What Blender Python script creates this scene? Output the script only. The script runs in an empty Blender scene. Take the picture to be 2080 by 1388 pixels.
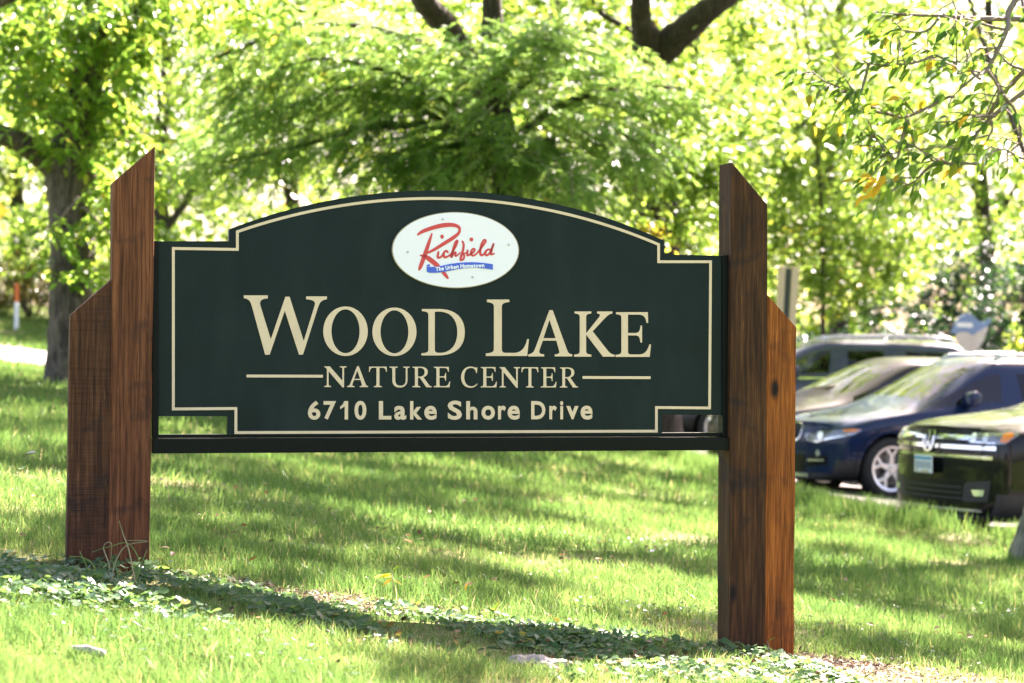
import bpy, bmesh, math, random
import numpy as np
from mathutils import Vector, Matrix
from mathutils.bvhtree import BVHTree

S = bpy.context.scene
COL = S.collection
R = math.radians
rnd = random.Random(7)
rng = np.random.default_rng(7)

# ------------------------------------------------------------------ camera
F_PX = 85.0 / 36.0 * 2080.0
ROLL, PITCH = 0.009, 0.0043
CAM = Vector((0.0, 0.0, 1.1))
c_right = Vector((math.cos(ROLL), 0, math.sin(ROLL)))
c_fwd = Vector((0, math.cos(PITCH), math.sin(PITCH)))
c_up = c_right.cross(c_fwd).normalized()
c_right = c_fwd.cross(c_up).normalized()
cd = bpy.data.cameras.new('camera')
cam = bpy.data.objects.new('camera', cd)
COL.objects.link(cam)
M = Matrix((c_right, c_up, -c_fwd)).transposed().to_4x4()
M.translation = CAM
cam.matrix_world = M
cd.lens = 85.0
cd.sensor_width = 36.0
cd.clip_start = 0.1
cd.clip_end = 3000.0
cd.dof.use_dof = True
cd.dof.focus_distance = 10.15
cd.dof.aperture_fstop = 3.4
S.camera = cam


def ray(px, py):
    return c_fwd + c_right * ((px - 1040.0) / F_PX) + c_up * ((694.0 - py) / F_PX)


def at(px, py, depth):
    """the point seen at a pixel of the 2080-wide photograph, that many metres away along Y"""
    d = ray(px, py)
    return CAM + d * (depth / d.y)


# ------------------------------------------------------------------ light
SUN_EL, SUN_AZ = R(45), R(32)          # azimuth from +Y (behind the sign) towards +X
sun_dir = Vector((math.sin(SUN_AZ) * math.cos(SUN_EL), math.cos(SUN_AZ) * math.cos(SUN_EL), math.sin(SUN_EL)))
W = bpy.data.worlds.new('World')
S.world = W
W.use_nodes = True
wn = W.node_tree.nodes
sky = wn.new('ShaderNodeTexSky')
sky.sky_type = 'NISHITA'
sky.sun_disc = False
sky.sun_elevation = SUN_EL
sky.sun_rotation = SUN_AZ
sky.air_density = 1.0
sky.dust_density = 3.0
sky.ozone_density = 0.6
W.node_tree.links.new(sky.outputs[0], wn['Background'].inputs[0])
wn['Background'].inputs[1].default_value = 0.053
sl = bpy.data.lights.new('sun', 'SUN')
sl.energy = 5.0
sl.angle = R(0.53)
sl.color = (1.0, 0.94, 0.84)
sun = bpy.data.objects.new('sun', sl)
COL.objects.link(sun)
sun.rotation_euler = sun_dir.to_track_quat('Z', 'Y').to_euler()
S.view_settings.view_transform = 'Standard'
S.view_settings.look = 'None'
S.view_settings.exposure = 3.52
S.view_settings.gamma = 1.0
S.view_settings.use_white_balance = True       # balanced for open shade, as the photograph is
S.view_settings.white_balance_temperature = 7100
S.view_settings.white_balance_tint = 29
S.view_settings.use_curve_mapping = False
S.render.engine = 'CYCLES'
S.cycles.use_denoising = True
S.cycles.max_bounces = 8
S.cycles.diffuse_bounces = 4
S.cycles.glossy_bounces = 4
S.cycles.transmission_bounces = 6
S.cycles.transparent_max_bounces = 8
S.cycles.sample_clamp_indirect = 6.0
S.cycles.caustics_reflective = False
S.cycles.caustics_refractive = False


# ------------------------------------------------------------------ object helpers
def link(o, parent=None):
    COL.objects.link(o)
    if parent is not None:
        o.parent = parent
    return o


def tag(o, label=None, cat=None, group=None, kind=None):
    if label:
        o['label'] = label
    if cat:
        o['category'] = cat
    if group:
        o['group'] = group
    if kind:
        o['kind'] = kind
    return o


def thing(name, label, cat, loc=(0, 0, 0), rotz=0.0, group=None):
    o = bpy.data.objects.new(name, None)
    o.empty_display_size = 0.2
    link(o)
    o.location = loc
    o.rotation_euler = (0, 0, rotz)
    return tag(o, label, cat, group)


class MB:
    """collects polygons, then links them as one mesh object"""

    def __init__(self):
        self.v, self.f, self.m = [], [], []

    def add(self, vs, fs, mi=0):
        b = len(self.v)
        self.v += [tuple(v) for v in vs]
        self.f += [tuple(i + b for i in f) for f in fs]
        self.m += [mi] * len(fs)

    def box(self, lo, hi, mi=0):
        x0, y0, z0 = lo
        x1, y1, z1 = hi
        self.add([(x0, y0, z0), (x1, y0, z0), (x1, y1, z0), (x0, y1, z0), (x0, y0, z1), (x1, y0, z1), (x1, y1, z1), (x0, y1, z1)],
                 [(0, 3, 2, 1), (4, 5, 6, 7), (0, 1, 5, 4), (1, 2, 6, 5), (2, 3, 7, 6), (3, 0, 4, 7)], mi)

    def prism(self, pts, axis_fn, d0, d1, mi=0):
        """pts: 2-D outline; axis_fn(a, b, depth) -> xyz"""
        n = len(pts)
        vs = [axis_fn(a, b, d0) for a, b in pts] + [axis_fn(a, b, d1) for a, b in pts]
        fs = [tuple(range(n)), tuple(range(2 * n - 1, n - 1, -1))]
        fs += [(i, i + n, (i + 1) % n + n, (i + 1) % n) for i in range(n)]
        self.add(vs, fs, mi)

    def tube(self, pts, radii, k=8, jit=0.0, cap=True, mi=0):
        pts = [Vector(p) for p in pts]
        n = len(pts)
        rings = []
        ref = Vector((0.31, 0.17, 0.93)).normalized()
        prev = None
        for i, p in enumerate(pts):
            t = (pts[min(i + 1, n - 1)] - pts[max(i - 1, 0)]).normalized()
            if prev is None:
                a = t.cross(ref)
                if a.length < 0.1:
                    a = t.cross(Vector((1, 0, 0)))
                a.normalize()
            else:
                a = (prev - t * prev.dot(t)).normalized()
            prev = a
            b = t.cross(a)
            r = radii[i] if hasattr(radii, '__len__') else radii
            ring = []
            for j in range(k):
                q = 2 * math.pi * j / k
                rr = r * (1 + (rnd.uniform(-jit, jit) if jit else 0))
                ring.append(p + (a * math.cos(q) + b * math.sin(q)) * rr)
            rings.append(ring)
        vs = [v for ring in rings for v in ring]
        fs = [(i * k + j, i * k + (j + 1) % k, (i + 1) * k + (j + 1) % k, (i + 1) * k + j) for i in range(n - 1) for j in range(k)]
        if cap:
            fs += [tuple(range(k - 1, -1, -1)), tuple(range((n - 1) * k, n * k))]
        self.add(vs, fs, mi)

    def lathe(self, prof, k=32, axis='y', mi=0):
        """prof: (radius, along) closed loop of points turned about the axis"""
        n = len(prof)
        vs = []
        for j in range(k):
            q = 2 * math.pi * j / k
            for r, h in prof:
                if axis == 'y':
                    vs.append((r * math.cos(q), h, r * math.sin(q)))
                else:
                    vs.append((r * math.cos(q), r * math.sin(q), h))
        fs = []
        for j in range(k):
            for i in range(n):
                a, b = j * n + i, j * n + (i + 1) % n
                c, d = ((j + 1) % k) * n + (i + 1) % n, ((j + 1) % k) * n + i
                fs.append((a, b, c, d))
        self.add(vs, fs, mi)

    def mesh(self, name, mats, smooth=False, bevel=0.0):
        me = bpy.data.meshes.new(name)
        me.from_pydata(self.v, [], self.f)
        for m in (mats if isinstance(mats, (list, tuple)) else [mats]):
            me.materials.append(m)
        if len(set(self.m)) > 1:
            me.polygons.foreach_set('material_index', self.m)
        bm = bmesh.new()
        bm.from_mesh(me)
        bmesh.ops.recalc_face_normals(bm, faces=bm.faces)
        if bevel:
            es = [e for e in bm.edges if len(e.link_faces) == 2 and e.calc_face_angle(0) > 0.5]
            bmesh.ops.bevel(bm, geom=es, offset=bevel, segments=2, affect='EDGES', profile=0.6, clamp_overlap=True)
        bm.to_mesh(me)
        bm.free()
        if smooth:
            me.polygons.foreach_set('use_smooth', [True] * len(me.polygons))
        me.update()
        return me

    def build(self, name, mats, parent=None, smooth=False, bevel=0.0, loc=None):
        o = bpy.data.objects.new(name, self.mesh(name, mats, smooth, bevel))
        link(o, parent)
        if loc is not None:
            o.location = loc
        return o


def np_mesh(name, verts, quads, mat, tint=None, smooth=False):
    """a big mesh of quads (n x 4) from arrays, with a random per-piece tint attribute on the points"""
    me = bpy.data.meshes.new(name)
    nv, nf = len(verts), len(quads)
    me.vertices.add(nv)
    me.vertices.foreach_set('co', np.ascontiguousarray(verts, dtype=np.float32).ravel())
    me.loops.add(nf * 4)
    me.loops.foreach_set('vertex_index', np.ascontiguousarray(quads, dtype=np.int32).ravel())
    me.polygons.add(nf)
    me.polygons.foreach_set('loop_start', np.arange(0, nf * 4, 4, dtype=np.int32))
    if smooth:
        me.polygons.foreach_set('use_smooth', np.ones(nf, dtype=bool))
    if tint is not None:
        at_ = me.attributes.new('tint', 'FLOAT', 'POINT')
        at_.data.foreach_set('value', np.ascontiguousarray(tint, dtype=np.float32))
    me.materials.append(mat)
    me.update(calc_edges=True)
    me.validate()
    return me


def np_obj(name, me, parent=None, kind=None):
    o = bpy.data.objects.new(name, me)
    link(o, parent)
    if kind:
        o['kind'] = kind
    return o


# ------------------------------------------------------------------ materials
def mat_base(name):
    m = bpy.data.materials.new(name)
    m.use_nodes = True
    nt = m.node_tree
    return m, nt, nt.nodes, nt.links, nt.nodes['Principled BSDF']


def simple(name, col, rough=0.5, metal=0.0, coat=0.0, spec=0.5, noise=0.0, nscale=20.0, bump=0.0):
    m, nt, N, L, B = mat_base(name)
    B.inputs['Base Color'].default_value = (*col, 1)
    B.inputs['Roughness'].default_value = rough
    B.inputs['Metallic'].default_value = metal
    B.inputs['Coat Weight'].default_value = coat
    B.inputs['Coat Roughness'].default_value = 0.03
    B.inputs['Specular IOR Level'].default_value = spec
    if noise or bump:
        tc = N.new('ShaderNodeTexCoord')
        nz = N.new('ShaderNodeTexNoise')
        nz.inputs['Scale'].default_value = nscale
        nz.inputs['Detail'].default_value = 6
        L.new(tc.outputs['Object'], nz.inputs['Vector'])
        if noise:
            mx = N.new('ShaderNodeMix')
            mx.data_type = 'RGBA'
            mx.inputs[6].default_value = (*[c * (1 - noise) for c in col], 1)
            mx.inputs[7].default_value = (*[min(1, c * (1 + noise)) for c in col], 1)
            L.new(nz.outputs['Fac'], mx.inputs[0])
            L.new(mx.outputs[2], B.inputs['Base Color'])
        if bump:
            bp = N.new('ShaderNodeBump')
            bp.inputs['Strength'].default_value = bump
            bp.inputs['Distance'].default_value = 0.01
            L.new(nz.outputs['Fac'], bp.inputs['Height'])
            L.new(bp.outputs[0], B.inputs['Normal'])
    return m


def leafmat(name, stops, trans=0.5, tboost=(1.5, 1.7, 0.8), gloss=0.12, rough=0.4):
    """thin leaf: diffuse + translucent + a little sheen, colour from the piece's own tint"""
    m = bpy.data.materials.new(name)
    m.use_nodes = True
    nt = m.node_tree
    N, L = nt.nodes, nt.links
    N.remove(N['Principled BSDF'])
    at_ = N.new('ShaderNodeAttribute')
    at_.attribute_name = 'tint'
    cr = N.new('ShaderNodeValToRGB')
    while len(cr.color_ramp.elements) < len(stops):
        cr.color_ramp.elements.new(0.5)
    for e, (p, c) in zip(cr.color_ramp.elements, stops):
        e.position = p
        e.color = (*c, 1)
    L.new(at_.outputs['Fac'], cr.inputs[0])
    mul = N.new('ShaderNodeMix')
    mul.data_type = 'RGBA'
    mul.blend_type = 'MULTIPLY'
    mul.inputs[0].default_value = 1.0
    mul.inputs[7].default_value = (*tboost, 1)
    mul.clamp_result = False
    L.new(cr.outputs[0], mul.inputs[6])
    d = N.new('ShaderNodeBsdfDiffuse')
    t = N.new('ShaderNodeBsdfTranslucent')
    L.new(cr.outputs[0], d.inputs[0])
    L.new(mul.outputs[2], t.inputs[0])
    mx = N.new('ShaderNodeMixShader')
    mx.inputs[0].default_value = trans
    L.new(d.outputs[0], mx.inputs[1])
    L.new(t.outputs[0], mx.inputs[2])
    g = N.new('ShaderNodeBsdfGlossy')
    g.inputs['Roughness'].default_value = rough
    g.inputs[0].default_value = (0.9, 0.95, 1, 1)
    lw = N.new('ShaderNodeLayerWeight')
    lw.inputs[0].default_value = 0.12
    mm = N.new('ShaderNodeMath')
    mm.operation = 'MULTIPLY'
    mm.inputs[1].default_value = gloss * .6
    L.new(lw.outputs['Fresnel'], mm.inputs[0])
    mx2 = N.new('ShaderNodeMixShader')
    L.new(mm.outputs[0], mx2.inputs[0])
    L.new(mx.outputs[0], mx2.inputs[1])
    L.new(g.outputs[0], mx2.inputs[2])
    L.new(mx2.outputs[0], N['Material Output'].inputs[0])
    return m


def woodmat(name, dark, mid, light, saw=0.0, grain=9.0, seed=0.0, stain=0.5):
    m, nt, N, L, B = mat_base(name)
    tc = N.new('ShaderNodeTexCoord')

    def mapped(sx, sy, sz):
        mp = N.new('ShaderNodeMapping')
        mp.inputs['Scale'].default_value = (sx, sy, sz)
        mp.inputs['Location'].default_value = (seed, seed * 0.7, seed * 1.3)
        L.new(tc.outputs['Object'], mp.inputs[0])
        return mp

    def noise(mp, sc, det=6, dist=0.0):
        n = N.new('ShaderNodeTexNoise')
        n.inputs['Scale'].default_value = sc
        n.inputs['Detail'].default_value = det
        n.inputs['Distortion'].default_value = dist
        L.new(mp.outputs[0], n.inputs['Vector'])
        return n

    def ramp(src, stops):
        cr = N.new('ShaderNodeValToRGB')
        while len(cr.color_ramp.elements) < len(stops):
            cr.color_ramp.elements.new(0.5)
        for e, (p, c) in zip(cr.color_ramp.elements, stops):
            e.position = p
            e.color = (*c, 1) if hasattr(c, '__len__') else (c, c, c, 1)
        L.new(src, cr.inputs[0])
        return cr

    def mix(kind, fac, a, b):
        mx = N.new('ShaderNodeMix')
        mx.data_type = 'RGBA'
        mx.blend_type = kind
        if isinstance(fac, (int, float)):
            mx.inputs[0].default_value = fac
        else:
            L.new(fac, mx.inputs[0])
        for i, s in ((6, a), (7, b)):
            if isinstance(s, tuple):
                mx.inputs[i].default_value = (*s, 1)
            else:
                L.new(s, mx.inputs[i])
        return mx.outputs[2]

    g1 = noise(mapped(grain * 4, grain * 4, 0.9), 4.0, 8, 0.6)       # long fibres
    g2 = noise(mapped(3, 3, 0.7), 2.2, 5, 1.2)                       # broad colour drift
    g3 = noise(mapped(70, 70, 3.5), 3.0, 3)                          # pores
    col = ramp(g1.outputs['Fac'], [(0.28, dark), (0.5, mid), (0.74, light)]).outputs[0]
    drift = ramp(g2.outputs['Fac'], [(0.3, 0.55), (0.55, 1.0), (0.75, 1.25)]).outputs[0]
    col = mix('MULTIPLY', 0.8, col, drift)
    pore = ramp(g3.outputs['Fac'], [(0.36, 0.45), (0.5, 1.0)]).outputs[0]
    col = mix('MULTIPLY', 0.45, col, pore)
    # weathering stains: dark blotches with a shape of their own
    st = noise(mapped(2.2, 2.2, 3.1), 2.6, 7, 0.5)
    stm = ramp(st.outputs['Fac'], [(0.56, 0.0), (0.70, 1.0)])
    sm = N.new('ShaderNodeMath')
    sm.operation = 'MULTIPLY'
    sm.inputs[1].default_value = stain
    L.new(stm.outputs[0], sm.inputs[0])
    col = mix('MIX', sm.outputs[0], col, (0.012, 0.010, 0.011))
    # knots
    vo = N.new('ShaderNodeTexVoronoi')
    vo.inputs['Scale'].default_value = 1.0
    L.new(mapped(4.6, 4.6, 2.1).outputs[0], vo.inputs['Vector'])
    kn = ramp(vo.outputs['Distance'], [(0.05, 1.0), (0.12, 0.0)])
    col = mix('MIX', kn.outputs[0], col, (0.010, 0.007, 0.006))
    # fine pale splinters
    sp = noise(mapped(26, 26, 1.2), 3.0, 4)
    spm = ramp(sp.outputs['Fac'], [(0.68, 0.0), (0.75, 0.55)])
    col = mix('MIX', spm.outputs[0], col, tuple(min(1, c * 2.2) for c in light))
    L.new(col, B.inputs['Base Color'])
    B.inputs['Roughness'].default_value = 0.75
    B.inputs['Specular IOR Level'].default_value = 0.2
    # relief: fibres, plus cross saw marks
    h = g1.outputs['Fac']
    if saw:
        sw = noise(mapped(2.5, 2.5, 120), 1.3, 4, 0.3)
        ad = N.new('ShaderNodeMath')
        ad.operation = 'MULTIPLY_ADD'
        ad.inputs[1].default_value = saw
        L.new(sw.outputs['Fac'], ad.inputs[0])
        L.new(g1.outputs['Fac'], ad.inputs[2])
        h = ad.outputs[0]
        swr = ramp(sw.outputs['Fac'], [(0.35, 0.5), (0.5, 1.0)]).outputs[0]
        L.new(mix('MULTIPLY', min(.5, saw * .5), col, swr), B.inputs['Base Color'])
    bp = N.new('ShaderNodeBump')
    bp.inputs['Strength'].default_value = 0.7
    bp.inputs['Distance'].default_value = 0.006
    L.new(h, bp.inputs['Height'])
    L.new(bp.outputs[0], B.inputs['Normal'])
    return m


def barkmat(name, dark, light, sc=1.0):
    m, nt, N, L, B = mat_base(name)
    tc = N.new('ShaderNodeTexCoord')
    mp = N.new('ShaderNodeMapping')
    mp.inputs['Scale'].default_value = (14 * sc, 14 * sc, 2.4 * sc)
    L.new(tc.outputs['Object'], mp.inputs[0])
    n = N.new('ShaderNodeTexNoise')
    n.inputs['Scale'].default_value = 1.6
    n.inputs['Detail'].default_value = 8
    n.inputs['Distortion'].default_value = 0.8
    L.new(mp.outputs[0], n.inputs['Vector'])
    cr = N.new('ShaderNodeValToRGB')
    cr.color_ramp.elements[0].position = 0.36
    cr.color_ramp.elements[0].color = (*dark, 1)
    cr.color_ramp.elements[1].position = 0.66
    cr.color_ramp.elements[1].color = (*light, 1)
    L.new(n.outputs['Fac'], cr.inputs[0])
    L.new(cr.outputs[0], B.inputs['Base Color'])
    B.inputs['Roughness'].default_value = 0.9
    bp = N.new('ShaderNodeBump')
    bp.inputs['Strength'].default_value = 1.0
    bp.inputs['Distance'].default_value = 0.04
    L.new(n.outputs['Fac'], bp.inputs['Height'])
    L.new(bp.outputs[0], B.inputs['Normal'])
    return m


def dirty(m, col, amount, scale, lo=.55, hi=.8, stretch=(1, 1, 1)):
    """dust and scuffs with a shape of their own over a painted material"""
    N, L = m.node_tree.nodes, m.node_tree.links
    B = N['Principled BSDF']
    tc = N.new('ShaderNodeTexCoord')
    mp = N.new('ShaderNodeMapping')
    mp.inputs['Scale'].default_value = stretch
    L.new(tc.outputs['Object'], mp.inputs[0])
    nz = N.new('ShaderNodeTexNoise')
    nz.inputs['Scale'].default_value = scale
    nz.inputs['Detail'].default_value = 9
    nz.inputs['Roughness'].default_value = .65
    L.new(mp.outputs[0], nz.inputs['Vector'])
    mr = N.new('ShaderNodeMapRange')
    mr.inputs[1].default_value = lo
    mr.inputs[2].default_value = hi
    mr.inputs[3].default_value = 0
    mr.inputs[4].default_value = amount
    L.new(nz.outputs['Fac'], mr.inputs[0])
    mx = N.new('ShaderNodeMix')
    mx.data_type = 'RGBA'
    mx.inputs[7].default_value = (*col, 1)
    src = B.inputs['Base Color'].links[0].from_socket if B.inputs['Base Color'].links else None
    if src:
        L.new(src, mx.inputs[6])
    else:
        mx.inputs[6].default_value = B.inputs['Base Color'].default_value
    L.new(mr.outputs[0], mx.inputs[0])
    L.new(mx.outputs[2], B.inputs['Base Color'])
    rr = N.new('ShaderNodeMath')
    rr.operation = 'MULTIPLY_ADD'
    rr.inputs[1].default_value = .5
    rr.inputs[2].default_value = B.inputs['Roughness'].default_value
    L.new(mr.outputs[0], rr.inputs[0])
    L.new(rr.outputs[0], B.inputs['Roughness'])
    return m


# ------------------------------------------------------------------ terrain
def smin(a, b, k):
    h = np.clip(0.5 + 0.5 * (b - a) / k, 0, 1)
    return b * (1 - h) + a * h - k * h * (1 - h)


def smax(a, b, k):
    return -smin(-a, -b, k)


def ground_np(x, y):
    x = np.asarray(x, float)
    y = np.asarray(y, float)
    t = np.clip((y - 10.0) / 14.0, 0, 1)
    slope = 0.137 - 0.022 * t
    z = -slope * x - 0.035
    z = smax(z, np.full_like(z, -0.66) + 0.02 * np.clip(y - 28, 0, 14), 0.25)
    z = smin(z, 1.5 + 0.0 * z, 0.4)
    z = z + 0.16 * np.exp(-(((x + 4.9) / 2.2) ** 2 + ((y - 27) / 3.0) ** 2))
    ex = np.clip(((x - 3.1) * 1.9 + (y - 21.1) * -1.9) / (1.9 ** 2 * 2), 0, 1)
    z = z + 0.11 * np.exp(-(((x - 3.1 - 1.9 * ex) ** 2 + (y - 21.1 + 1.9 * ex) ** 2) / .55 ** 2))
    bank = np.clip((y - 53) / 12.0, 0, 1)
    z = z + 0.9 * bank * bank * (3 - 2 * bank) * np.clip((4 - x) / 8, 0, 1)
    near = np.exp(-((y - 12) / 9.0) ** 2)
    z = z + near * (0.012 * np.sin(3.1 * x + 1.3 * y) + 0.010 * np.sin(5.3 * y - 2.2 * x + 1.0) + 0.006 * np.sin(11 * x + 7 * y))
    return z


def g(x, y):
    return float(ground_np(np.array([x]), np.array([y]))[0])


LOT = [(3.25, 21.2), (4.6, 19.6), (14, 18.4), (40, 18.0), (40, 66), (1.0, 66), (1.55, 38), (2.55, 28)]
ROAD = [(-70, 30.0), (-9, 37.2), (-2, 40.5), (1.2, 44), (1.2, 52), (-3, 49.5), (-9, 47.2), (-70, 40.0)]


def inside(poly, x, y):
    x = np.asarray(x)
    y = np.asarray(y)
    r = np.zeros(x.shape, bool)
    n = len(poly)
    for i in range(n):
        x0, y0 = poly[i]
        x1, y1 = poly[(i + 1) % n]
        c = ((y0 > y) != (y1 > y)) & (x < (x1 - x0) * (y - y0) / ((y1 - y0) or 1e-9) + x0)
        r ^= c
    return r


def lawn_material():
    m, nt, N, L, B = mat_base('lawn_soil')
    tc = N.new('ShaderNodeTexCoord')

    def noise(sc, det):
        n = N.new('ShaderNodeTexNoise')
        n.inputs['Scale'].default_value = sc
        n.inputs['Detail'].default_value = det
        L.new(tc.outputs['Object'], n.inputs['Vector'])
        return n
    a, b = noise(2.2, 6), noise(45.0, 5)
    cr = N.new('ShaderNodeValToRGB')
    for p, c in ((0.5, (0.075, 0.125, 0.022)), (0.7, (0.12, 0.13, 0.04))):
        cr.color_ramp.elements.new(p).color = (*c, 1)
    cr.color_ramp.elements[0].position = 0.3
    cr.color_ramp.elements[0].color = (0.05, 0.10, 0.016, 1)
    cr.color_ramp.elements[-1].color = (0.16, 0.13, 0.07, 1)
    L.new(a.outputs['Fac'], cr.inputs[0])
    mx = N.new('ShaderNodeMix')
    mx.data_type = 'RGBA'
    mx.blend_type = 'MULTIPLY'
    mx.inputs[0].default_value = 0.8
    c2 = N.new('ShaderNodeValToRGB')
    c2.color_ramp.elements[0].position = 0.3
    c2.color_ramp.elements[0].color = (0.45, 0.42, 0.4, 1)
    c2.color_ramp.elements[1].position = 0.65
    c2.color_ramp.elements[1].color = (1.2, 1.2, 1.1, 1)
    L.new(b.outputs['Fac'], c2.inputs[0])
    L.new(cr.outputs[0], mx.inputs[6])
    L.new(c2.outputs[0], mx.inputs[7])
    # bare earth near the sign (worn soil and mulch) and a painted sun patch, by place
    sp = N.new('ShaderNodeSeparateXYZ')
    L.new(tc.outputs['Object'], sp.inputs[0])
    at_ = N.new('ShaderNodeAttribute')
    at_.attribute_name = 'bare'
    mx2 = N.new('ShaderNodeMix')
    mx2.data_type = 'RGBA'
    c3 = N.new('ShaderNodeValToRGB')
    c3.color_ramp.elements[0].position = 0.3
    c3.color_ramp.elements[0].color = (0.045, 0.032, 0.024, 1)
    c3.color_ramp.elements[1].position = 0.72
    c3.color_ramp.elements[1].color = (0.30, 0.25, 0.18, 1)
    L.new(b.outputs['Fac'], c3.inputs[0])
    L.new(at_.outputs['Fac'], mx2.inputs[0])
    L.new(mx.outputs[2], mx2.inputs[6])
    L.new(c3.outputs[0], mx2.inputs[7])
    L.new(mx2.outputs[2], B.inputs['Base Color'])
    B.inputs['Roughness'].default_value = 0.95
    B.inputs['Specular IOR Level'].default_value = 0.1
    bp = N.new('ShaderNodeBump')
    bp.inputs['Strength'].default_value = 0.8
    bp.inputs['Distance'].default_value = 0.02
    L.new(b.outputs['Fac'], bp.inputs['Height'])
    L.new(bp.outputs[0], B.inputs['Normal'])
    return m


SGN_TH = R(12.4)
SGN_O = Vector((0.0, 10.2, 0.0))
s_u = Vector((math.cos(SGN_TH), math.sin(SGN_TH), 0))
s_n = Vector((-math.sin(SGN_TH), math.cos(SGN_TH), 0))      # away from the camera


def bare_sunpatch_np(x, y):
    """0..1: where soil and mulch show through near the sign, plus a painted sunlit patch"""
    u = (x - SGN_O.x) * s_u.x + (y - SGN_O.y) * s_u.y
    d = (x - SGN_O.x) * s_n.x + (y - SGN_O.y) * s_n.y
    w = 0.5 + 0.5 * np.sin(7 * x + 3 * y) * np.sin(5 * y - 4 * x + 2)
    b = 1.1 * np.exp(-(((u + 0.85) / 0.55) ** 2 + ((d - 0.02) / 0.17) ** 2))          # mulch right of the left post
    b = b + 1.2 * np.exp(-(((u - 1.35) / 0.38) ** 2 + ((d + 0.12) / 0.30) ** 2))      # round the right post
    b = b + 0.75 * np.exp(-(((u - 0.25) / 1.1) ** 2 + ((d + 0.95) / 0.40) ** 2)) * (0.3 + w)
    b = b + 0.75 * np.exp(-(((u - 2.1) / 0.9) ** 2 + ((d + 0.55) / 0.45) ** 2))  # bare patch strengthened to paint the sunlit glade paler
    b = b + 0.7 * np.exp(-(((u - 0.05) / 0.5) ** 2 + ((d - 2.6) / 0.5) ** 2)) * w
    b = b + 0.5 * np.exp(-(((u - 1.9) / 0.5) ** 2 + ((d - 1.2) / 0.3) ** 2)) * w
    p = np.sin(1.9 * x + 1.3 * np.sin(1.1 * y)) + np.sin(2.3 * y + 1.7 * np.sin(1.3 * x + 1)) + .5 * np.sin(5.1 * x - 3.7 * y)
    b = b + .55 * np.clip((p - 1.15) / .8, 0, 1)
    return np.clip(b, 0, 1)


def build_ground():
    xs = np.unique(np.concatenate([np.linspace(-600, -20, 16), np.linspace(-20, -4, 41), np.linspace(-4, 5, 181), np.linspace(5, 20, 40), np.linspace(20, 600, 16)]))
    ys = np.unique(np.concatenate([np.linspace(-300, 5, 14), np.linspace(5, 14, 181), np.linspace(14, 40, 90), np.linspace(40, 90, 60), np.linspace(90, 900, 16)]))
    X, Y = np.meshgrid(xs, ys)
    Z = ground_np(X, Y)
    v = np.stack([X.ravel(), Y.ravel(), Z.ravel()], 1)
    nx, ny = len(xs), len(ys)
    i = np.arange(nx * ny).reshape(ny, nx)
    q = np.stack([i[:-1, :-1].ravel(), i[:-1, 1:].ravel(), i[1:, 1:].ravel(), i[1:, :-1].ravel()], 1)
    me = np_mesh('lawn', v, q, lawn_material(), None, True)
    a = me.attributes.new('bare', 'FLOAT', 'POINT')
    a.data.foreach_set('value', bare_sunpatch_np(v[:, 0], v[:, 1]).astype(np.float32))
    np_obj('lawn', me, kind='structure')


def sheet(name, poly, lift, mat):
    bm = bmesh.new()
    bm.faces.new([bm.verts.new((x, y, 0)) for x, y in poly])
    for _ in range(1):
        bmesh.ops.triangulate(bm, faces=bm.faces[:])
    for _ in range(5):
        bmesh.ops.subdivide_edges(bm, edges=[e for e in bm.edges if e.calc_length() > 1.2], cuts=1, use_grid_fill=False)
        bmesh.ops.triangulate(bm, faces=bm.faces[:])
    for v in bm.verts:
        v.co.z = g(v.co.x, v.co.y) + lift
    bmesh.ops.recalc_face_normals(bm, faces=bm.faces)
    if sum(f.normal.z for f in bm.faces) < 0:
        bmesh.ops.reverse_faces(bm, faces=bm.faces)
    me = bpy.data.meshes.new(name)
    bm.to_mesh(me)
    bm.free()
    me.polygons.foreach_set('use_smooth', [True] * len(me.polygons))
    me.materials.append(mat)
    o = bpy.data.objects.new(name, me)
    link(o)
    o['kind'] = 'structure'
    return o


build_ground()
M_asphalt = simple('asphalt', (0.075, 0.072, 0.068), 0.9, noise=0.35, nscale=30, bump=0.3)
M_concrete = simple('pale_concrete', (0.42, 0.40, 0.37), 0.85, noise=0.15, nscale=14, bump=0.2)
sheet('parking_lot', LOT, 0.02, M_asphalt)
sheet('road', ROAD, 0.02, M_concrete)

# ------------------------------------------------------------------ the park sign
sign = thing('park_sign', 'dark green park sign with arched top, cream lettering and brown stepped timber posts', 'sign', SGN_O, SGN_TH)
M_board = simple('sign_green_paint', (0.0052, 0.0150, 0.0150), 0.40, spec=0.13, noise=0.3, nscale=4, bump=0.03)
M_cream = simple('cream_paint', (0.66, 0.505, 0.34), 0.5, noise=0.05, nscale=8)
M_steel = simple('black_green_steel', (0.003, 0.005, 0.0045), 0.45, spec=0.12, noise=0.3, nscale=25, bump=0.05)
dirty(M_board, (.07, .10, .095), .14, 3.0, .45, .8, (1, 1, .35))
dirty(M_board, (.16, .17, .16), .5, 60, .72, .80)
dirty(M_steel, (.12, .13, .13), .4, 14, .68, .80, (1, 1, 1.6))
dirty(M_cream, (.30, .25, .17), .35, 9, .5, .8, (1, 1, .5))
M_white = simple('white_plaque', (0.78, 0.765, 0.82), 0.35)
M_red = simple('red_print', (0.62, 0.045, 0.045), 0.4)
M_blue = simple('blue_print', (0.03, 0.10, 0.55), 0.4)
M_whiteprint = simple('white_print', (0.85, 0.87, 0.88), 0.4)
M_screw = simple('screw_steel', (0.45, 0.45, 0.45), 0.35, metal=0.8)
M_gold = simple('bronze_edge', (0.33, 0.27, 0.17), 0.4, metal=0.3)


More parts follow.
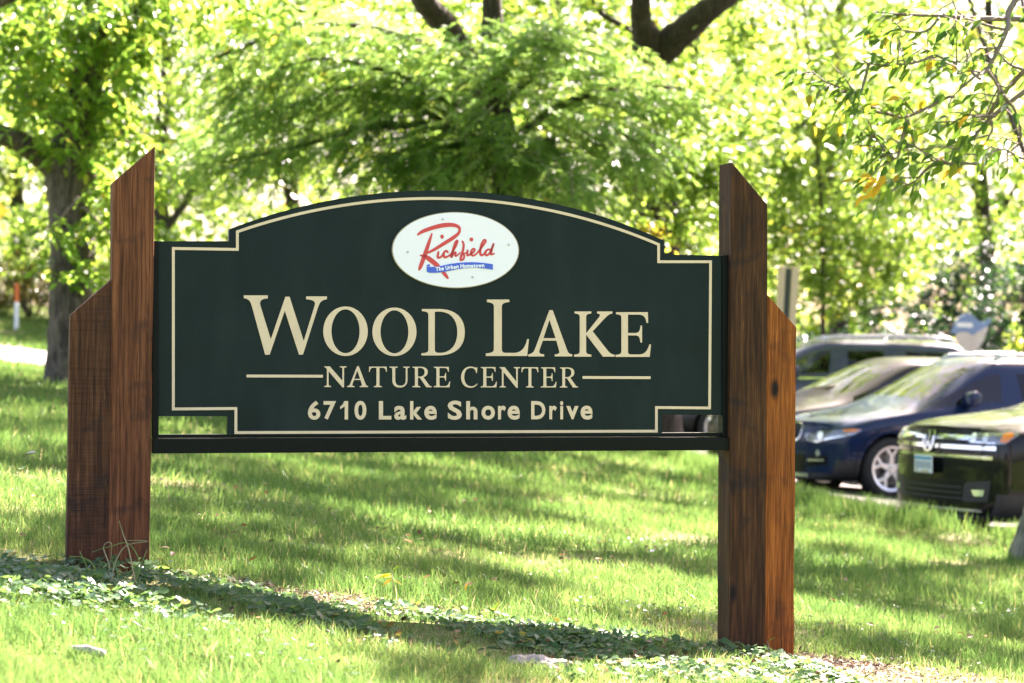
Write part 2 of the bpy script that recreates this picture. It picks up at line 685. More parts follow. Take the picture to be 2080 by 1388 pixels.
def sp(px, py, dep=0.0):
    """pixel of the photograph -> (along, up) on the sign's plane, dep metres behind its face"""
    d = ray(px, py)
    o = SGN_O + s_n * dep
    t = (o - CAM).dot(s_n) / d.dot(s_n)
    p = CAM + d * t - SGN_O
    return (p.dot(s_u), p.z)


def sl3(u, v, dep):
    return (u, dep, v)


def circle3(p0, p1, p2, n=40):
    ax, ay = p0
    bx, by = p1
    cx, cy = p2
    d = 2 * (ax * (by - cy) + bx * (cy - ay) + cx * (ay - by))
    ux = ((ax * ax + ay * ay) * (by - cy) + (bx * bx + by * by) * (cy - ay) + (cx * cx + cy * cy) * (ay - by)) / d
    uy = ((ax * ax + ay * ay) * (cx - bx) + (bx * bx + by * by) * (ax - cx) + (cx * cx + cy * cy) * (bx - ax)) / d
    r = math.hypot(ax - ux, ay - uy)
    a0, a1 = math.atan2(ay - uy, ax - ux), math.atan2(cy - uy, cx - ux)
    return [(ux + r * math.cos(a0 + (a1 - a0) * i / n), uy + r * math.sin(a0 + (a1 - a0) * i / n)) for i in range(n + 1)]


def curve_shape(name, contours, dep0, dep1, mat, parent, bevel=0.0):
    """filled 2-D contours on the sign's face (holes allowed), from depth dep0 to dep1"""
    cu = bpy.data.curves.new(name, 'CURVE')
    cu.dimensions = '2D'
    cu.fill_mode = 'BOTH'
    for c in contours:
        s_ = cu.splines.new('POLY')
        s_.points.add(len(c) - 1)
        for p, (a, b) in zip(s_.points, c):
            p.co = (a, b, 0, 1)
        s_.use_cyclic_u = True
    cu.extrude = abs(dep1 - dep0) / 2
    cu.materials.append(mat)
    return curve_to_mesh(name, cu, parent, (dep0 + dep1) / 2)


_TMP = []


def curve_to_mesh(name, cu, parent, dep, off=(0.0, 0.0), rot=0.0, scale=(1, 1), fn=None):
    t = bpy.data.objects.new('tmp', cu)
    COL.objects.link(t)
    dg = bpy.context.evaluated_depsgraph_get()
    me = bpy.data.meshes.new_from_object(t.evaluated_get(dg), preserve_all_data_layers=False, depsgraph=dg)
    COL.objects.unlink(t)
    bpy.data.objects.remove(t)
    me.name = name
    ca, sa = math.cos(rot), math.sin(rot)
    for v in me.vertices:
        a, b, h = v.co.x * scale[0], v.co.y * scale[1], v.co.z
        a, b = a * ca - b * sa + off[0], a * sa + b * ca + off[1]
        if fn:
            a, b = fn(a, b)
        v.co = (a, dep - h, b)
    me.update()
    if not me.materials:
        me.materials.append(cu.materials[0])
    o = bpy.data.objects.new(name, me)
    link(o, parent)
    return o


# board outline (photograph pixels -> metres on the plane)
out = [sp(316, 490.5), sp(465, 490)]
arc = circle3(sp(465, 466), sp(905, 387.5), sp(1349, 489))
out += arc
out += [sp(1349, 517), sp(1477, 520), sp(1477, 843.5)]
out += [sp(1345, 842.5), sp(1345, 883), sp(462, 884), sp(462, 846), sp(316, 845.5)]
board = curve_shape('board', [out], 0.0, 0.042, M_board, sign)
# cream pin-stripe: a mitred band along an inset outline
stripe = [sp(352, 505), sp(482, 507), sp(482, 471)]
sarc = circle3(sp(482, 471), sp(895, 403.5), sp(1337.5, 497))
stripe += sarc[1:]
stripe += [sp(1337.5, 532), sp(1443, 532), sp(1441, 829), sp(1333, 828), sp(1333, 876), sp(479, 879), sp(479, 830), sp(352, 831)]


def band(pts, w, mat, name, parent, d0=-0.0035, d1=0.004):
    n = len(pts)
    inn, outp = [], []
    for i in range(n):
        p0, p1, p2 = (Vector(pts[i - 1]), Vector(pts[i]), Vector(pts[(i + 1) % n]))
        a, b = (p1 - p0).normalized(), (p2 - p1).normalized()
        na, nb = Vector((-a.y, a.x)), Vector((-b.y, b.x))
        m_ = (na + nb)
        m_ = m_ / max(0.3, m_.dot(na))
        inn.append(p1 + m_ * w / 2)
        outp.append(p1 - m_ * w / 2)
    mb = MB()
    vs = [sl3(p.x, p.y, d0) for p in outp] + [sl3(p.x, p.y, d0) for p in inn] + [sl3(p.x, p.y, d1) for p in outp] + [sl3(p.x, p.y, d1) for p in inn]
    fs = []
    for i in range(n):
        j = (i + 1) % n
        fs += [(i, j, n + j, n + i), (i, 2 * n + i, 2 * n + j, j), (n + i, n + j, 3 * n + j, 3 * n + i)]
    mb.add(vs, fs)
    return mb.build(name, mat, parent)


PXM = 1.0 / 487.0
band(stripe, 5.6 * PXM, M_cream, 'border_stripe', board)
for x0, y0, x1, y1 in ((500.7, 764, 655.7, 764.5), (1183, 767, 1321, 767.5)):
    a, b = sp(x0, y0), sp(x1, y1)
    h = 2.8 * PXM
    curve_shape('rule_line', [[(a[0], a[1] - h), (b[0], b[1] - h), (b[0], b[1] + h), (a[0], a[1] + h)]], -0.0035, 0.004, M_cream, board)


# --- lettering
def parse(path, steps=10):
    out_, cur, pts = [], None, []
    tk = path.replace('M', ' M ').replace('L', ' L ').replace('C', ' C ').replace('Z', ' Z ').split()
    i = 0
    cmd = None
    while i < len(tk):
        if tk[i] in 'MLCZ':
            cmd = tk[i]
            i += 1
            if cmd == 'Z':
                out_.append(pts)
                pts = []
            continue
        if cmd in 'ML':
            cur = (float(tk[i]), float(tk[i + 1]))
            pts.append(cur)
            i += 2
            if cmd == 'M':
                cmd = 'L'
        else:
            q = [float(t) for t in tk[i:i + 6]]
            i += 6
            for k in range(1, steps + 1):
                t = k / steps
                s_ = 1 - t
                pts.append((s_ ** 3 * cur[0] + 3 * s_ * s_ * t * q[0] + 3 * s_ * t * t * q[2] + t ** 3 * q[4],
                            s_ ** 3 * cur[1] + 3 * s_ * s_ * t * q[1] + 3 * s_ * t * t * q[3] + t ** 3 * q[5]))
            cur = (q[4], q[5])
    res = []
    for c in out_:
        if math.dist(c[0], c[-1]) < 1e-6:
            c = c[:-1]
        res.append(c)
    return res


def ell(cx, cy, rx, ry, n=48):
    return [(cx + rx * math.cos(2 * math.pi * i / n), cy + ry * math.sin(2 * math.pi * i / n)) for i in range(n)]


GLYPH = {
    'L': 'M0 0 L.74 0 L.77 .30 L.74 .30 C.70 .12 .62 .055 .50 .055 L.36 .055 C.30 .055 .285 .08 .285 .13 L.285 .87 C.285 .93 .32 .945 .42 .955 L.42 1 L.02 1 L.02 .955 C.11 .945 .145 .93 .145 .87 L.145 .13 C.145 .07 .11 .055 0 .045 Z',
    'D': 'M0 0 L.36 0 C.72 0 .93 .18 .93 .5 C.93 .82 .72 1 .38 1 L.01 1 L.01 .955 C.11 .945 .15 .93 .15 .87 L.15 .13 C.15 .07 .11 .055 0 .045 Z M.285 .93 C.285 .94 .31 .945 .37 .945 C.62 .945 .77 .78 .77 .5 C.77 .22 .62 .055 .40 .055 C.31 .055 .285 .07 .285 .13 Z',
    'A': 'M.455 1 L.525 1 L.83 .16 C.86 .08 .88 .055 .95 .045 L.95 0 L.57 0 L.57 .045 C.66 .05 .685 .07 .665 .13 L.605 .34 L.31 .34 L.24 .14 C.22 .07 .25 .05 .34 .045 L.34 0 L0 0 L0 .045 C.08 .06 .11 .08 .15 .18 Z M.325 .395 L.59 .395 L.455 .79 Z',
    'K': 'M0 0 L.38 0 L.38 .045 C.29 .055 .265 .07 .265 .13 L.265 .49 L.64 0 L.9 0 L.9 .045 C.83 .05 .79 .08 .74 .14 L.41 .56 L.68 .85 C.74 .91 .78 .945 .85 .955 L.85 1 L.51 1 L.51 .955 C.58 .945 .59 .92 .55 .87 L.265 .515 L.265 .87 C.265 .93 .29 .945 .38 .955 L.38 1 L.01 1 L.01 .955 C.1 .945 .125 .93 .125 .87 L.125 .13 C.125 .07 .1 .055 0 .045 Z',
    'E': 'M0 0 L.76 0 L.79 .28 L.755 .28 C.71 .12 .64 .055 .52 .055 L.35 .055 C.29 .055 .275 .08 .275 .13 L.275 .48 L.44 .48 C.52 .48 .545 .43 .555 .32 L.59 .32 L.59 .70 L.555 .70 C.545 .58 .52 .535 .44 .535 L.275 .535 L.275 .945 L.50 .945 C.62 .945 .67 .90 .69 .76 L.725 .76 L.72 1 L.01 1 L.01 .955 C.1 .945 .13 .93 .13 .87 L.13 .13 C.13 .07 .1 .055 0 .045 Z',
    'W': 'M65 -88 L275 -88 L275 -115 C210 -120 200 -140 213 -185 L302 -475 L430 -100 L467 -100 L592 -490 L688 -180 C698 -145 690 -130 613 -122 L613 -97 L797 -97 L797 -122 C745 -130 735 -150 718 -195 L585 -610 L550 -610 L425 -222 L292 -610 L252 -610 L135 -180 C120 -130 105 -120 65 -112 Z',
    'N': 'M0 1 L.26 1 L.86 .30 L.86 .87 C.86 .93 .83 .945 .74 .955 L.74 1 L1.06 1 L1.06 .955 C.97 .945 .94 .93 .94 .87 L.94 -.02 L.87 -.02 L.2 .76 L.2 .13 C.2 .07 .24 .055 .32 .045 L.32 0 L0 0 L0 .045 C.09 .055 .12 .07 .12 .13 L.12 .85 C.09 .92 .06 .945 0 .955 Z',
    'T': 'M.01 1 L.86 1 L.87 .75 L.835 .75 C.81 .9 .77 .945 .66 .945 L.51 .945 L.51 .13 C.51 .07 .54 .055 .63 .045 L.63 0 L.24 0 L.24 .045 C.33 .055 .365 .07 .365 .13 L.365 .945 L.21 .945 C.1 .945 .06 .9 .035 .75 L0 .75 Z',
    'U': 'M0 1 L.4 1 L.4 .955 C.3 .945 .28 .93 .28 .87 L.28 .36 C.28 .16 .38 .07 .53 .07 C.7 .07 .79 .17 .79 .37 L.79 .87 C.79 .93 .76 .945 .67 .955 L.67 1 L.98 1 L.98 .955 C.9 .945 .87 .93 .87 .87 L.87 .36 C.87 .12 .74 -.02 .51 -.02 C.27 -.02 .14 .1 .14 .34 L.14 .87 C.14 .93 .11 .945 0 .955 Z',
    'R': 'M0 0 L.38 0 L.38 .045 C.29 .055 .265 .07 .265 .13 L.265 .46 L.36 .46 L.67 0 L.93 0 L.93 .045 C.86 .05 .83 .07 .78 .14 L.53 .49 C.66 .53 .74 .62 .74 .74 C.74 .91 .61 1 .38 1 L.01 1 L.01 .955 C.1 .945 .125 .93 .125 .87 L.125 .13 C.125 .07 .1 .055 0 .045 Z M.265 .52 L.265 .92 C.29 .945 .32 .945 .36 .945 C.52 .945 .59 .87 .59 .735 C.59 .60 .51 .52 .36 .52 Z',
    'C': 'M.86 .98 L.84 .70 L.805 .70 C.77 .87 .68 .955 .52 .955 C.30 .955 .165 .79 .165 .51 C.165 .22 .31 .055 .54 .055 C.66 .055 .77 .1 .85 .19 L.87 .16 C.78 .04 .66 -.02 .5 -.02 C.2 -.02 0 .18 0 .49 C0 .81 .21 1.02 .5 1.02 C.62 1.02 .69 .99 .76 .97 C.79 .96 .81 .97 .825 .98 Z',
}


def glyph(ch, x0, x1, ytop, ybot):
    if ch == 'O':
        cs = [ell(.45, .5, .45, .5), ell(.45, .5, .285, .443)]
    else:
        cs = parse(GLYPH[ch])
    ax = [p[0] for p in cs[0]]
    ay = [p[1] for p in cs[0]]
    lo, hi, bo, to = min(ax), max(ax), min(ay), max(ay)
    bl, br, tl, tr = sp(x0, ybot), sp(x1, ybot), sp(x0, ytop), sp(x1, ytop)

    def mp(p):
        s_, t = (p[0] - lo) / (hi - lo), (p[1] - bo) / (to - bo)
        return tuple((1 - t) * ((1 - s_) * bl[k] + s_ * br[k]) + t * ((1 - s_) * tl[k] + s_ * tr[k]) for k in (0, 1))
    o = curve_shape('letter', [[mp(p) for p in c] for c in cs], -0.0035, 0.004, M_cream, board)
    return o


for a in (('W', 495, 663.8, 600.3, 720.7), ('O', 656.4, 746.8, 622.9, 723.4), ('O', 756.2, 845.7, 625, 723.6), ('D', 855.8, 943.8, 628, 722.3),
          ('L', 986.5, 1074, 608.8, 723.4), ('A', 1073, 1162, 630.3, 724.3), ('K', 1165.9, 1248.2, 633, 724.8), ('E', 1250, 1322, 634.4, 725.3),
          ('N', 658.7, 703.7, 744.4, 787.2), ('A', 704.8, 747.5, 744, 786.6), ('T', 749.3, 785.5, 745, 786.7), ('U', 790.8, 832, 745, 787.5),
          ('R', 837.4, 876.6, 745.2, 786.9), ('E', 880.7, 914.2, 745.4, 786.9), ('C', 936.4, 969.6, 744.9, 788), ('E', 976, 1009, 745.8, 787.2),
          ('N', 1014.6, 1056, 746, 788), ('T', 1059, 1093, 746.2, 787.3), ('E', 1098.3, 1130, 746.4, 787.3), ('R', 1137, 1173.7, 746.6, 787.4)):
    glyph(*a)


def fontchar(ch, x0, x1, ytop, ybot, mat, parent, bold=0.03, dep=(-0.0035, 0.004), name='letter', sheet_dep=0.0, fn=None):
    cu = bpy.data.curves.new(name, 'FONT')
    cu.body = ch
    cu.offset = bold
    cu.resolution_u = 4
    cu.extrude = abs(dep[1] - dep[0]) / 2
    cu.materials.append(mat)
    o = curve_to_mesh(name, cu, parent, (dep[0] + dep[1]) / 2)
    me = o.data
    xs = [v.co.x for v in me.vertices]
    zs = [v.co.z for v in me.vertices]
    lo, hi, bo, to = min(xs), max(xs), min(zs), max(zs)
    bl, br, tl, tr = sp(x0, ybot), sp(x1, ybot), sp(x0, ytop), sp(x1, ytop)
    for v in me.vertices:
        s_, t = (v.co.x - lo) / (hi - lo), (v.co.z - bo) / (to - bo)
        v.co.x, v.co.z = [(1 - t) * ((1 - s_) * bl[k] + s_ * br[k]) + t * ((1 - s_) * tl[k] + s_ * tr[k]) for k in (0, 1)]
    me.update()
    return o


CAPT, BASE, XH = 815, 852, 825.5
for ch, x0, x1, yt, yb in (('6', 625.3, 650.6, 814.4, 853), ('7', 657, 682.4, 815, 852.4), ('1', 690.3, 707, 815, 852.4), ('0', 719.8, 744, 814.4, 853),
                           ('L', 769.4, 794.7, 815, 852.4), ('a', 800.5, 825, 824.6, 853), ('k', 832.8, 857, 815, 852.4), ('e', 861.6, 887, 824.6, 853),
                           ('S', 909.2, 938, 814, 853), ('h', 946.8, 969.6, 815, 852.2), ('o', 977.7, 1004.9, 824.4, 852.8), ('r', 1011.4, 1027.5, 824.4, 852.2), ('e', 1030.7, 1055.6, 824.4, 852.8),
                           ('D', 1078.7, 1107.5, 815, 852), ('r', 1115.6, 1130.6, 824.4, 852), ('i', 1137.5, 1143.7, 815, 852), ('v', 1150, 1174.8, 825, 852), ('e', 1179, 1203.2, 824.2, 852.6)):
    if ch == '1':
        one = [(.02, .70), (.30, .80), (.52, 1.0), (1.0, 1.0), (1.0, 0), (.58, 0), (.58, .72), (.02, .555)]
        a0, b0 = sp(x0, yb), sp(x1, yt)
        curve_shape('numeral', [[(a0[0] + (b0[0] - a0[0]) * p, a0[1] + (b0[1] - a0[1]) * q) for p, q in one]], -0.0035, 0.004, M_cream, board)
        continue
    fontchar(ch, x0, x1, yt, yb, M_cream, board, name='numeral' if ch.isdigit() else 'letter', bold=0.028)

# --- oval plaque with the town's script logo
cx, cy, rx, ry = 924.3, 508.5, 129.2, 77.4
tilt = 0.012
E = []
for i in range(72):
    q = 2 * math.pi * i / 72
    a, b = rx * math.cos(q), ry * math.sin(q)
    E.append((a * math.cos(tilt) - b * math.sin(tilt), a * math.sin(tilt) + b * math.cos(tilt)))
plaque = curve_shape('plaque', [[sp(cx + a * .985, cy + b * .98) for a, b in E]], -0.012, 0.002, M_white, sign)
rimo = curve_shape('plaque_rim', [[sp(cx + a, cy + b) for a, b in E], [sp(cx + a * .983, cy + b * .976) for a, b in E]], -0.010, 0.003, M_gold, plaque)


def lz(x, y):
    """point of the enlarged logo study -> sign plane"""
    return sp(x / 5.6216 + 740, y / 5.6216 + 400, -0.012)


def smooth(pts, n=8):
    P = [Vector(p) for p in pts]
    out_ = []
    for i in range(len(P) - 1):
        p0, p1, p2, p3 = P[max(i - 1, 0)], P[i], P[i + 1], P[min(i + 2, len(P) - 1)]
        for k in range(n):
            t = k / n
            out_.append(0.5 * ((2 * p1) + (p2 - p0) * t + (2 * p0 - 5 * p1 + 4 * p2 - p3) * t * t + (3 * p1 - p0 - 3 * p2 + p3) * t ** 3))
    out_.append(P[-1])
    return out_


def brush(mb, pts, d0, d1, sc=1.0):
    """pts: (x, y, width) along a pen stroke of the logo"""
    P = smooth([(x, y, w) for x, y, w in pts], 7)
    n = len(P)
    lft, rgt = [], []
    for i in range(n):
        t = (P[min(i + 1, n - 1)] - P[max(i - 1, 0)])
        t = Vector((t.x, t.y)).normalized()
        nn = Vector((-t.y, t.x)) * P[i].z / 2 * sc
        lft.append((P[i].x + nn.x, P[i].y + nn.y))
        rgt.append((P[i].x - nn.x, P[i].y - nn.y))
    loop = [(l, r) for l, r in zip(lft, rgt)]
    vs, fs = [], []
    for l, r in loop:
        for dd in (d0, d1):
            a, b = lz(*l), lz(*r)
            vs += [sl3(a[0], a[1], dd), sl3(b[0], b[1], dd)]
    for i in range(n - 1):
        k = i * 4
        fs += [(k, k + 1, k + 5, k + 4), (k, k + 4, k + 6, k + 2), (k + 1, k + 3, k + 7, k + 5)]
    mb.add(vs, fs)
    for i in (0, n - 1):          # round ends
        c = P[i]
        ring = [lz(c.x + c.z / 2 * math.cos(q * math.pi / 6), c.y + c.z / 2 * math.sin(q * math.pi / 6)) for q in range(12)]
        dd = d0 + 0.0004
        mb.add([sl3(a, b, dd) for a, b in ring], [tuple(range(12))])


mb = MB()
strokes = [
    [(612, 432, 22), (668, 395, 40), (780, 355, 46), (900, 326, 50), (1010, 322, 44), (1075, 345, 36), (1088, 385, 28), (1068, 425, 34), (1000, 478, 42), (900, 540, 40), (800, 602, 34), (715, 645, 22)],
    [(772, 420, 16), (745, 500, 34), (705, 620, 44), (668, 725, 46), (640, 800, 40), (626, 832, 22)],
    [(640, 668, 16), (710, 690, 48), (780, 740, 56), (830, 782, 50), (850, 800, 40)],
    [(895, 855, 40), (925, 892, 40), (948, 922, 28), (957, 936, 12)],
    [(846, 632, 24), (838, 690, 28), (872, 690, 24), (900, 655, 18)],
    [(952, 632, 26), (930, 616, 22), (905, 650, 28), (915, 688, 28), (955, 680, 22), (1000, 640, 18), (1040, 570, 24), (1063, 505, 26), (1040, 520, 22), (1012, 610, 28), (992, 690, 28), (1020, 645, 22), (1043, 635, 22), (1040, 672, 26), (1062, 668, 18), (1092, 640, 16)],
    [(1120, 508, 20), (1134, 545, 24), (1126, 610, 28), (1103, 690, 28), (1098, 722, 22), (1128, 715, 22), (1142, 670, 22), (1122, 655, 18), (1160, 640, 18)],
    [(1180, 612, 22), (1176, 665, 26), (1205, 660, 22), (1248, 630, 22), (1262, 600, 20), (1236, 598, 22), (1218, 640, 26), (1236, 672, 24), (1275, 655, 20), (1330, 590, 22), (1384, 510, 24), (1366, 492, 20), (1338, 545, 26), (1322, 630, 28), (1338, 668, 26), (1372, 650, 18)],
    [(1440, 604, 24), (1405, 606, 24), (1378, 645, 28), (1402, 668, 24), (1440, 630, 22), (1478, 532, 22), (1455, 600, 26), (1446, 655, 26), (1482, 650, 18)],
]
shadow = MB()
for s_ in strokes:
    brush(mb, s_, -0.0135, -0.0115)
for (x, y) in ((887, 455), (1222, 488)):
    mb.add([sl3(*lz(x + 21 * math.cos(q * math.pi / 8), y + 24 * math.sin(q * math.pi / 8)), -0.0135) for q in range(16)], [tuple(range(16))])
logo = mb.build('script_logo', M_red, plaque)
ribbon = curve_shape('ribbon', [[lz(x, y) for x, y in ((713, 797), (745, 801), (800, 801), (850, 796), (980, 766), (1060, 756), (1150, 749), (1230, 747), (1300, 750), (1380, 758), (1467, 770), (1467, 834), (1400, 822), (1300, 812), (1230, 811), (1150, 815), (1075, 825), (1000, 840), (920, 856), (850, 866), (790, 870), (740, 867), (713, 856))],
                                    [lz(x, y) for x, y in ((714, 780), (735, 770), (748, 774), (747, 795), (716, 794))]], -0.0150, -0.0115, M_blue, plaque)


def txt_y(x):
    return 852 - 0.0 + (-(x - 803) * 0.125 if x < 1100 else -37.1 - (x - 1100) * 0.03)


tx = 806.0
for ch, wd in zip('The Urban Hometown', (38, 30, 28, 16, 37, 24, 32, 30, 31, 16, 41, 32, 48, 28, 24, 31, 42, 31)):
    if ch != ' ':
        y0 = txt_y(tx + wd / 2)
        hh = 46 if ch in 'ThUbHt' else 33
        if ch == 't':
            hh = 41
        x0, x1 = (tx + 1) / 5.6216 + 740, (tx + wd - 3) / 5.6216 + 740
        o = fontchar(ch, x0, x1, (y0 - hh) / 5.6216 + 400, y0 / 5.6216 + 400, M_whiteprint, plaque, bold=0.03, dep=(-0.0160, -0.0145), name='tagline_letter')
    tx += wd
for x, y in ((895, 257), (497, 632), (1648, 547), (1235, 917)):
    c = lz(x, y)
    m2 = MB()
    m2.lathe([(0.0001, -0.0155), (0.0042, -0.0145), (0.0046, -0.0115), (0.0001, -0.0115)], 12)
    m2.build('screw', M_screw, plaque, True, loc=(c[0], 0, c[1]))

# --- steel frame: bottom rail (an angle with a ledge) and two uprights
def rect_px(name, x0, y0, x1, y1, d0, d1, mat, bevel=0.003, skew=None):
    m2 = MB()
    pts = [sp(x0, y1), sp(x1, y1 if skew is None else skew[1]), sp(x1, y0 if skew is None else skew[0]), sp(x0, y0)]
    m2.prism(pts, sl3, d0, d1)
    return m2.build(name, mat, sign, bevel=bevel)


rail = rect_px('bottom_rail', 309, 891, 1484, 921, -0.035, 0.060, M_steel, 0.003, (888, 914))
ledge = rect_px('rail_ledge', 314, 883, 1478, 890, 0.003, 0.050, M_steel, 0.002, (879, 887))
ul = rect_px('side_upright', 309, 490, 322, 890, -0.012, 0.055, M_steel, 0.002)
ur = rect_px('side_upright', 1466, 519, 1481, 887, -0.012, 0.055, M_steel, 0.002)

# --- timbers
M_w1 = woodmat('cedar_red_brown', (0.0524, 0.0186, 0.0085), (0.1313, 0.0436, 0.0181), (0.2316, 0.0855, 0.0362), 0.15, 7, 0.0, 0.6)
M_w2 = woodmat('rough_sawn_brown', (0.0337, 0.0141, 0.0069), (0.0887, 0.0337, 0.0150), (0.1684, 0.0703, 0.0312), 0.9, 5, 3.1, 0.6)
M_w3 = woodmat('weathered_dark_brown', (0.0246, 0.0109, 0.0049), (0.0589, 0.0240, 0.0091), (0.1232, 0.0512, 0.0182), 0.12, 6, 5.7, 0.65)
M_w4 = woodmat('orange_brown_cedar', (0.0963, 0.0264, 0.0054), (0.2601, 0.0743, 0.0130), (0.4433, 0.1402, 0.0283), 0.05, 9, 8.3, 0.35)


def timber(pts, d0, d1, mat, label):
    """outline in photograph pixels on the timber's front face, pushed back to d1"""
    m2 = MB()
    m2.prism([sp(x, y, d0) for x, y in pts], sl3, d0, d1)
    o = m2.build('timber', mat, sign)
    bm = bmesh.new()
    bm.from_mesh(o.data)
    bmesh.ops.subdivide_edges(bm, edges=[e for e in bm.edges if e.calc_length() > 0.5], cuts=9, use_grid_fill=True)
    es = [e for e in bm.edges if len(e.link_faces) == 2 and e.calc_face_angle(0) > 0.5]
    bmesh.ops.bevel(bm, geom=es, offset=0.005, segments=2, affect='EDGES', profile=0.6)
    for v in bm.verts:
        z = v.co.z
        v.co.x += 0.0013 * math.sin(9 * z + d0 * 40 + len(pts)) + 0.0010 * math.sin(31 * z + 2 * v.co.y * 30)
        v.co.y += 0.0012 * math.sin(13 * z + v.co.x * 20)
    bm.to_mesh(o.data)
    bm.free()
    o['label'] = label
    return o


timber([(229.5, 370), (315, 297), (303, 1195), (219.5, 1195)], -0.05, 0.128, M_w1, 'red brown timber post with slanted top left of the board')
timber([(143, 640), (228, 566), (220.5, 1195), (134.5, 1195)], -0.047, 0.125, M_w2, 'short rough sawn brown timber on the outer left')
timber([(1486, 329), (1559.5, 416), (1553.5, 1350), (1481, 1350)], -0.05, 0.128, M_w3, 'dark brown timber post with slanted top right of the board')
timber([(1558, 598), (1618, 665), (1612, 1352), (1552, 1352)], -0.036, 0.115, M_w4, 'short orange brown timber on the outer right')


# ------------------------------------------------------------------ foliage
def unit(a):
    return a / np.maximum(1e-9, np.linalg.norm(a, axis=-1, keepdims=True))


LEAF_T = {   # (along, across, lift) and quads
    'ovate': (np.array([(0, 0, 0), (.30, .50, .10), (.68, .36, .07), (1, 0, -.06), (.68, -.36, .07), (.30, -.50, .10)]), np.array([(0, 3, 2, 1), (0, 5, 4, 3)])),
    'dia': (np.array([(0, 0, 0), (.42, .5, .06), (1, 0, -.05), (.42, -.5, .06)]), np.array([(0, 3, 2, 1)])),
    'round': (np.array([(0, 0, 0), (.25, .48, .05), (.62, .50, .08), (.95, .24, .03), (.95, -.24, .03), (.62, -.50, .08), (.25, -.48, .05)]), np.array([(0, 3, 2, 1), (0, 6, 5, 4), (0, 4, 3, 3)])),
}


def leaf_arrays(P, D, N, Ln, Wd, kind='dia'):
    T, Q = LEAF_T[kind]
    if kind == 'round':
        T = np.array([(0, 0, 0), (.22, .46, .05), (.60, .52, .08), (1, .20, .02), (1, -.20, .02), (.60, -.52, .08), (.22, -.46, .05), (.55, 0, -.02)])
        Q = np.array([(0, 7, 2, 1), (7, 4, 3, 2), (0, 6, 5, 7), (7, 5, 4, 4)])
        Q = np.array([(0, 7, 2, 1), (7, 4, 3, 2), (0, 6, 5, 7)])
        T[4] = (.92, -.34, .05)
        T[3] = (.98, .24, .02)
    D = unit(D)
    Sd = unit(np.cross(D, N))
    Nn = np.cross(Sd, D)
    n, k = len(P), len(T)
    V = P[:, None, :] + D[:, None, :] * (T[None, :, 0:1] * Ln[:, None, None]) + Sd[:, None, :] * (T[None, :, 1:2] * Wd[:, None, None]) + Nn[:, None, :] * (T[None, :, 2:3] * Ln[:, None, None])
    q = (Q[None] + (np.arange(n) * k)[:, None, None]).reshape(-1, 4)
    return V.reshape(-1, 3), q, k


def leaf_mesh(name, P, D, N, Ln, Wd, tint, mat, kind='dia'):
    v, q, k = leaf_arrays(P, D, N, Ln, Wd, kind)
    return np_mesh(name, v, q, mat, np.repeat(tint, k))


def leaf_dirs(n, droop=0.5, spread=0.55):
    a = rng.uniform(0, 2 * np.pi, n)
    D = np.stack([np.cos(a), np.sin(a), rng.normal(-droop, spread * .6, n)], 1)
    N = np.stack([rng.normal(0, spread, n), rng.normal(0, spread, n), np.ones(n)], 1)
    return unit(D), unit(N)


def clump_leaves(centers, sig, per):
    """leaf positions gathered round clump centres; returns points and the clump number of each"""
    n = len(centers)
    idx = np.repeat(np.arange(n), per)
    d = rng.normal(0, 1, (len(idx), 3))
    d = unit(d) * (np.abs(rng.normal(0, .6, (len(idx), 1))) ** .7)
    P = centers[idx] + d * np.asarray(sig)[None, :]
    return P, idx


def lumpy_ellipsoid(c, r, n, shell=0.35, seed=0):
    """clump centres in an ellipsoid whose outline is uneven"""
    u = unit(rng.normal(0, 1, (n, 3)))
    k = 1 + .16 * np.sin(3.1 * u[:, 0] + seed) + .14 * np.sin(4.3 * u[:, 1] + 2 * seed) + .12 * np.sin(5.7 * u[:, 2] + 3 * seed)
    rad = (shell + (1 - shell) * rng.uniform(0, 1, n) ** .5) * k
    return np.asarray(c)[None] + u * rad[:, None] * np.asarray(r)[None]


BARK1 = barkmat('grey_brown_bark', (0.028, 0.022, 0.017), (0.135, 0.108, 0.085))
BARK2 = barkmat('dark_bark', (0.012, 0.009, 0.007), (0.05, 0.036, 0.027), 1.3)
BARK3 = barkmat('pale_grey_bark', (0.08, 0.075, 0.065), (0.19, 0.18, 0.16), .7)
TWIG = simple('twig_bark', (0.17, 0.135, 0.105), 0.85, noise=0.4, nscale=40)
LF_deep = leafmat('leaf_mid_green', [(0, (0.042, 0.110, 0.024)), (.5, (0.088, 0.178, 0.036)), (.85, (0.140, 0.215, 0.044)), (1, (0.20, 0.21, 0.05))], .55, (2.8, 2.5, 1.5))
LF_fern = leafmat('feathery_green', [(0, (0.060, 0.150, 0.048)), (.6, (0.108, 0.220, 0.068)), (1, (0.165, 0.26, 0.08))], .55, (2.8, 2.4, 1.6))
LF_sun = leafmat('leaf_yellow_green', [(0, (0.060, 0.130, 0.027)), (.5, (0.106, 0.190, 0.040)), (.85, (0.158, 0.225, 0.050)), (1, (0.22, 0.20, 0.03))], .55, (2.8, 2.5, 1.7))
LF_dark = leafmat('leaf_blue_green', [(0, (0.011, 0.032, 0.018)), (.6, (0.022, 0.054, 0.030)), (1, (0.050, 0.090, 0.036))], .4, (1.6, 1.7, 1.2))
LF_over = leafmat('leaf_cool_green', [(0, (0.040, 0.110, 0.036)), (.5, (0.070, 0.150, 0.040)), (.8, (0.115, 0.195, 0.035)), (1, (0.22, 0.21, 0.03))], .5, (2.4, 2.1, .9), .2)
LF_yellow = leafmat('leaf_autumn_yellow', [(0, (0.42, 0.28, 0.03)), (.6, (0.52, 0.36, 0.05)), (1, (0.50, 0.24, 0.03))], .5, (1.5, 1.4, 1.0))
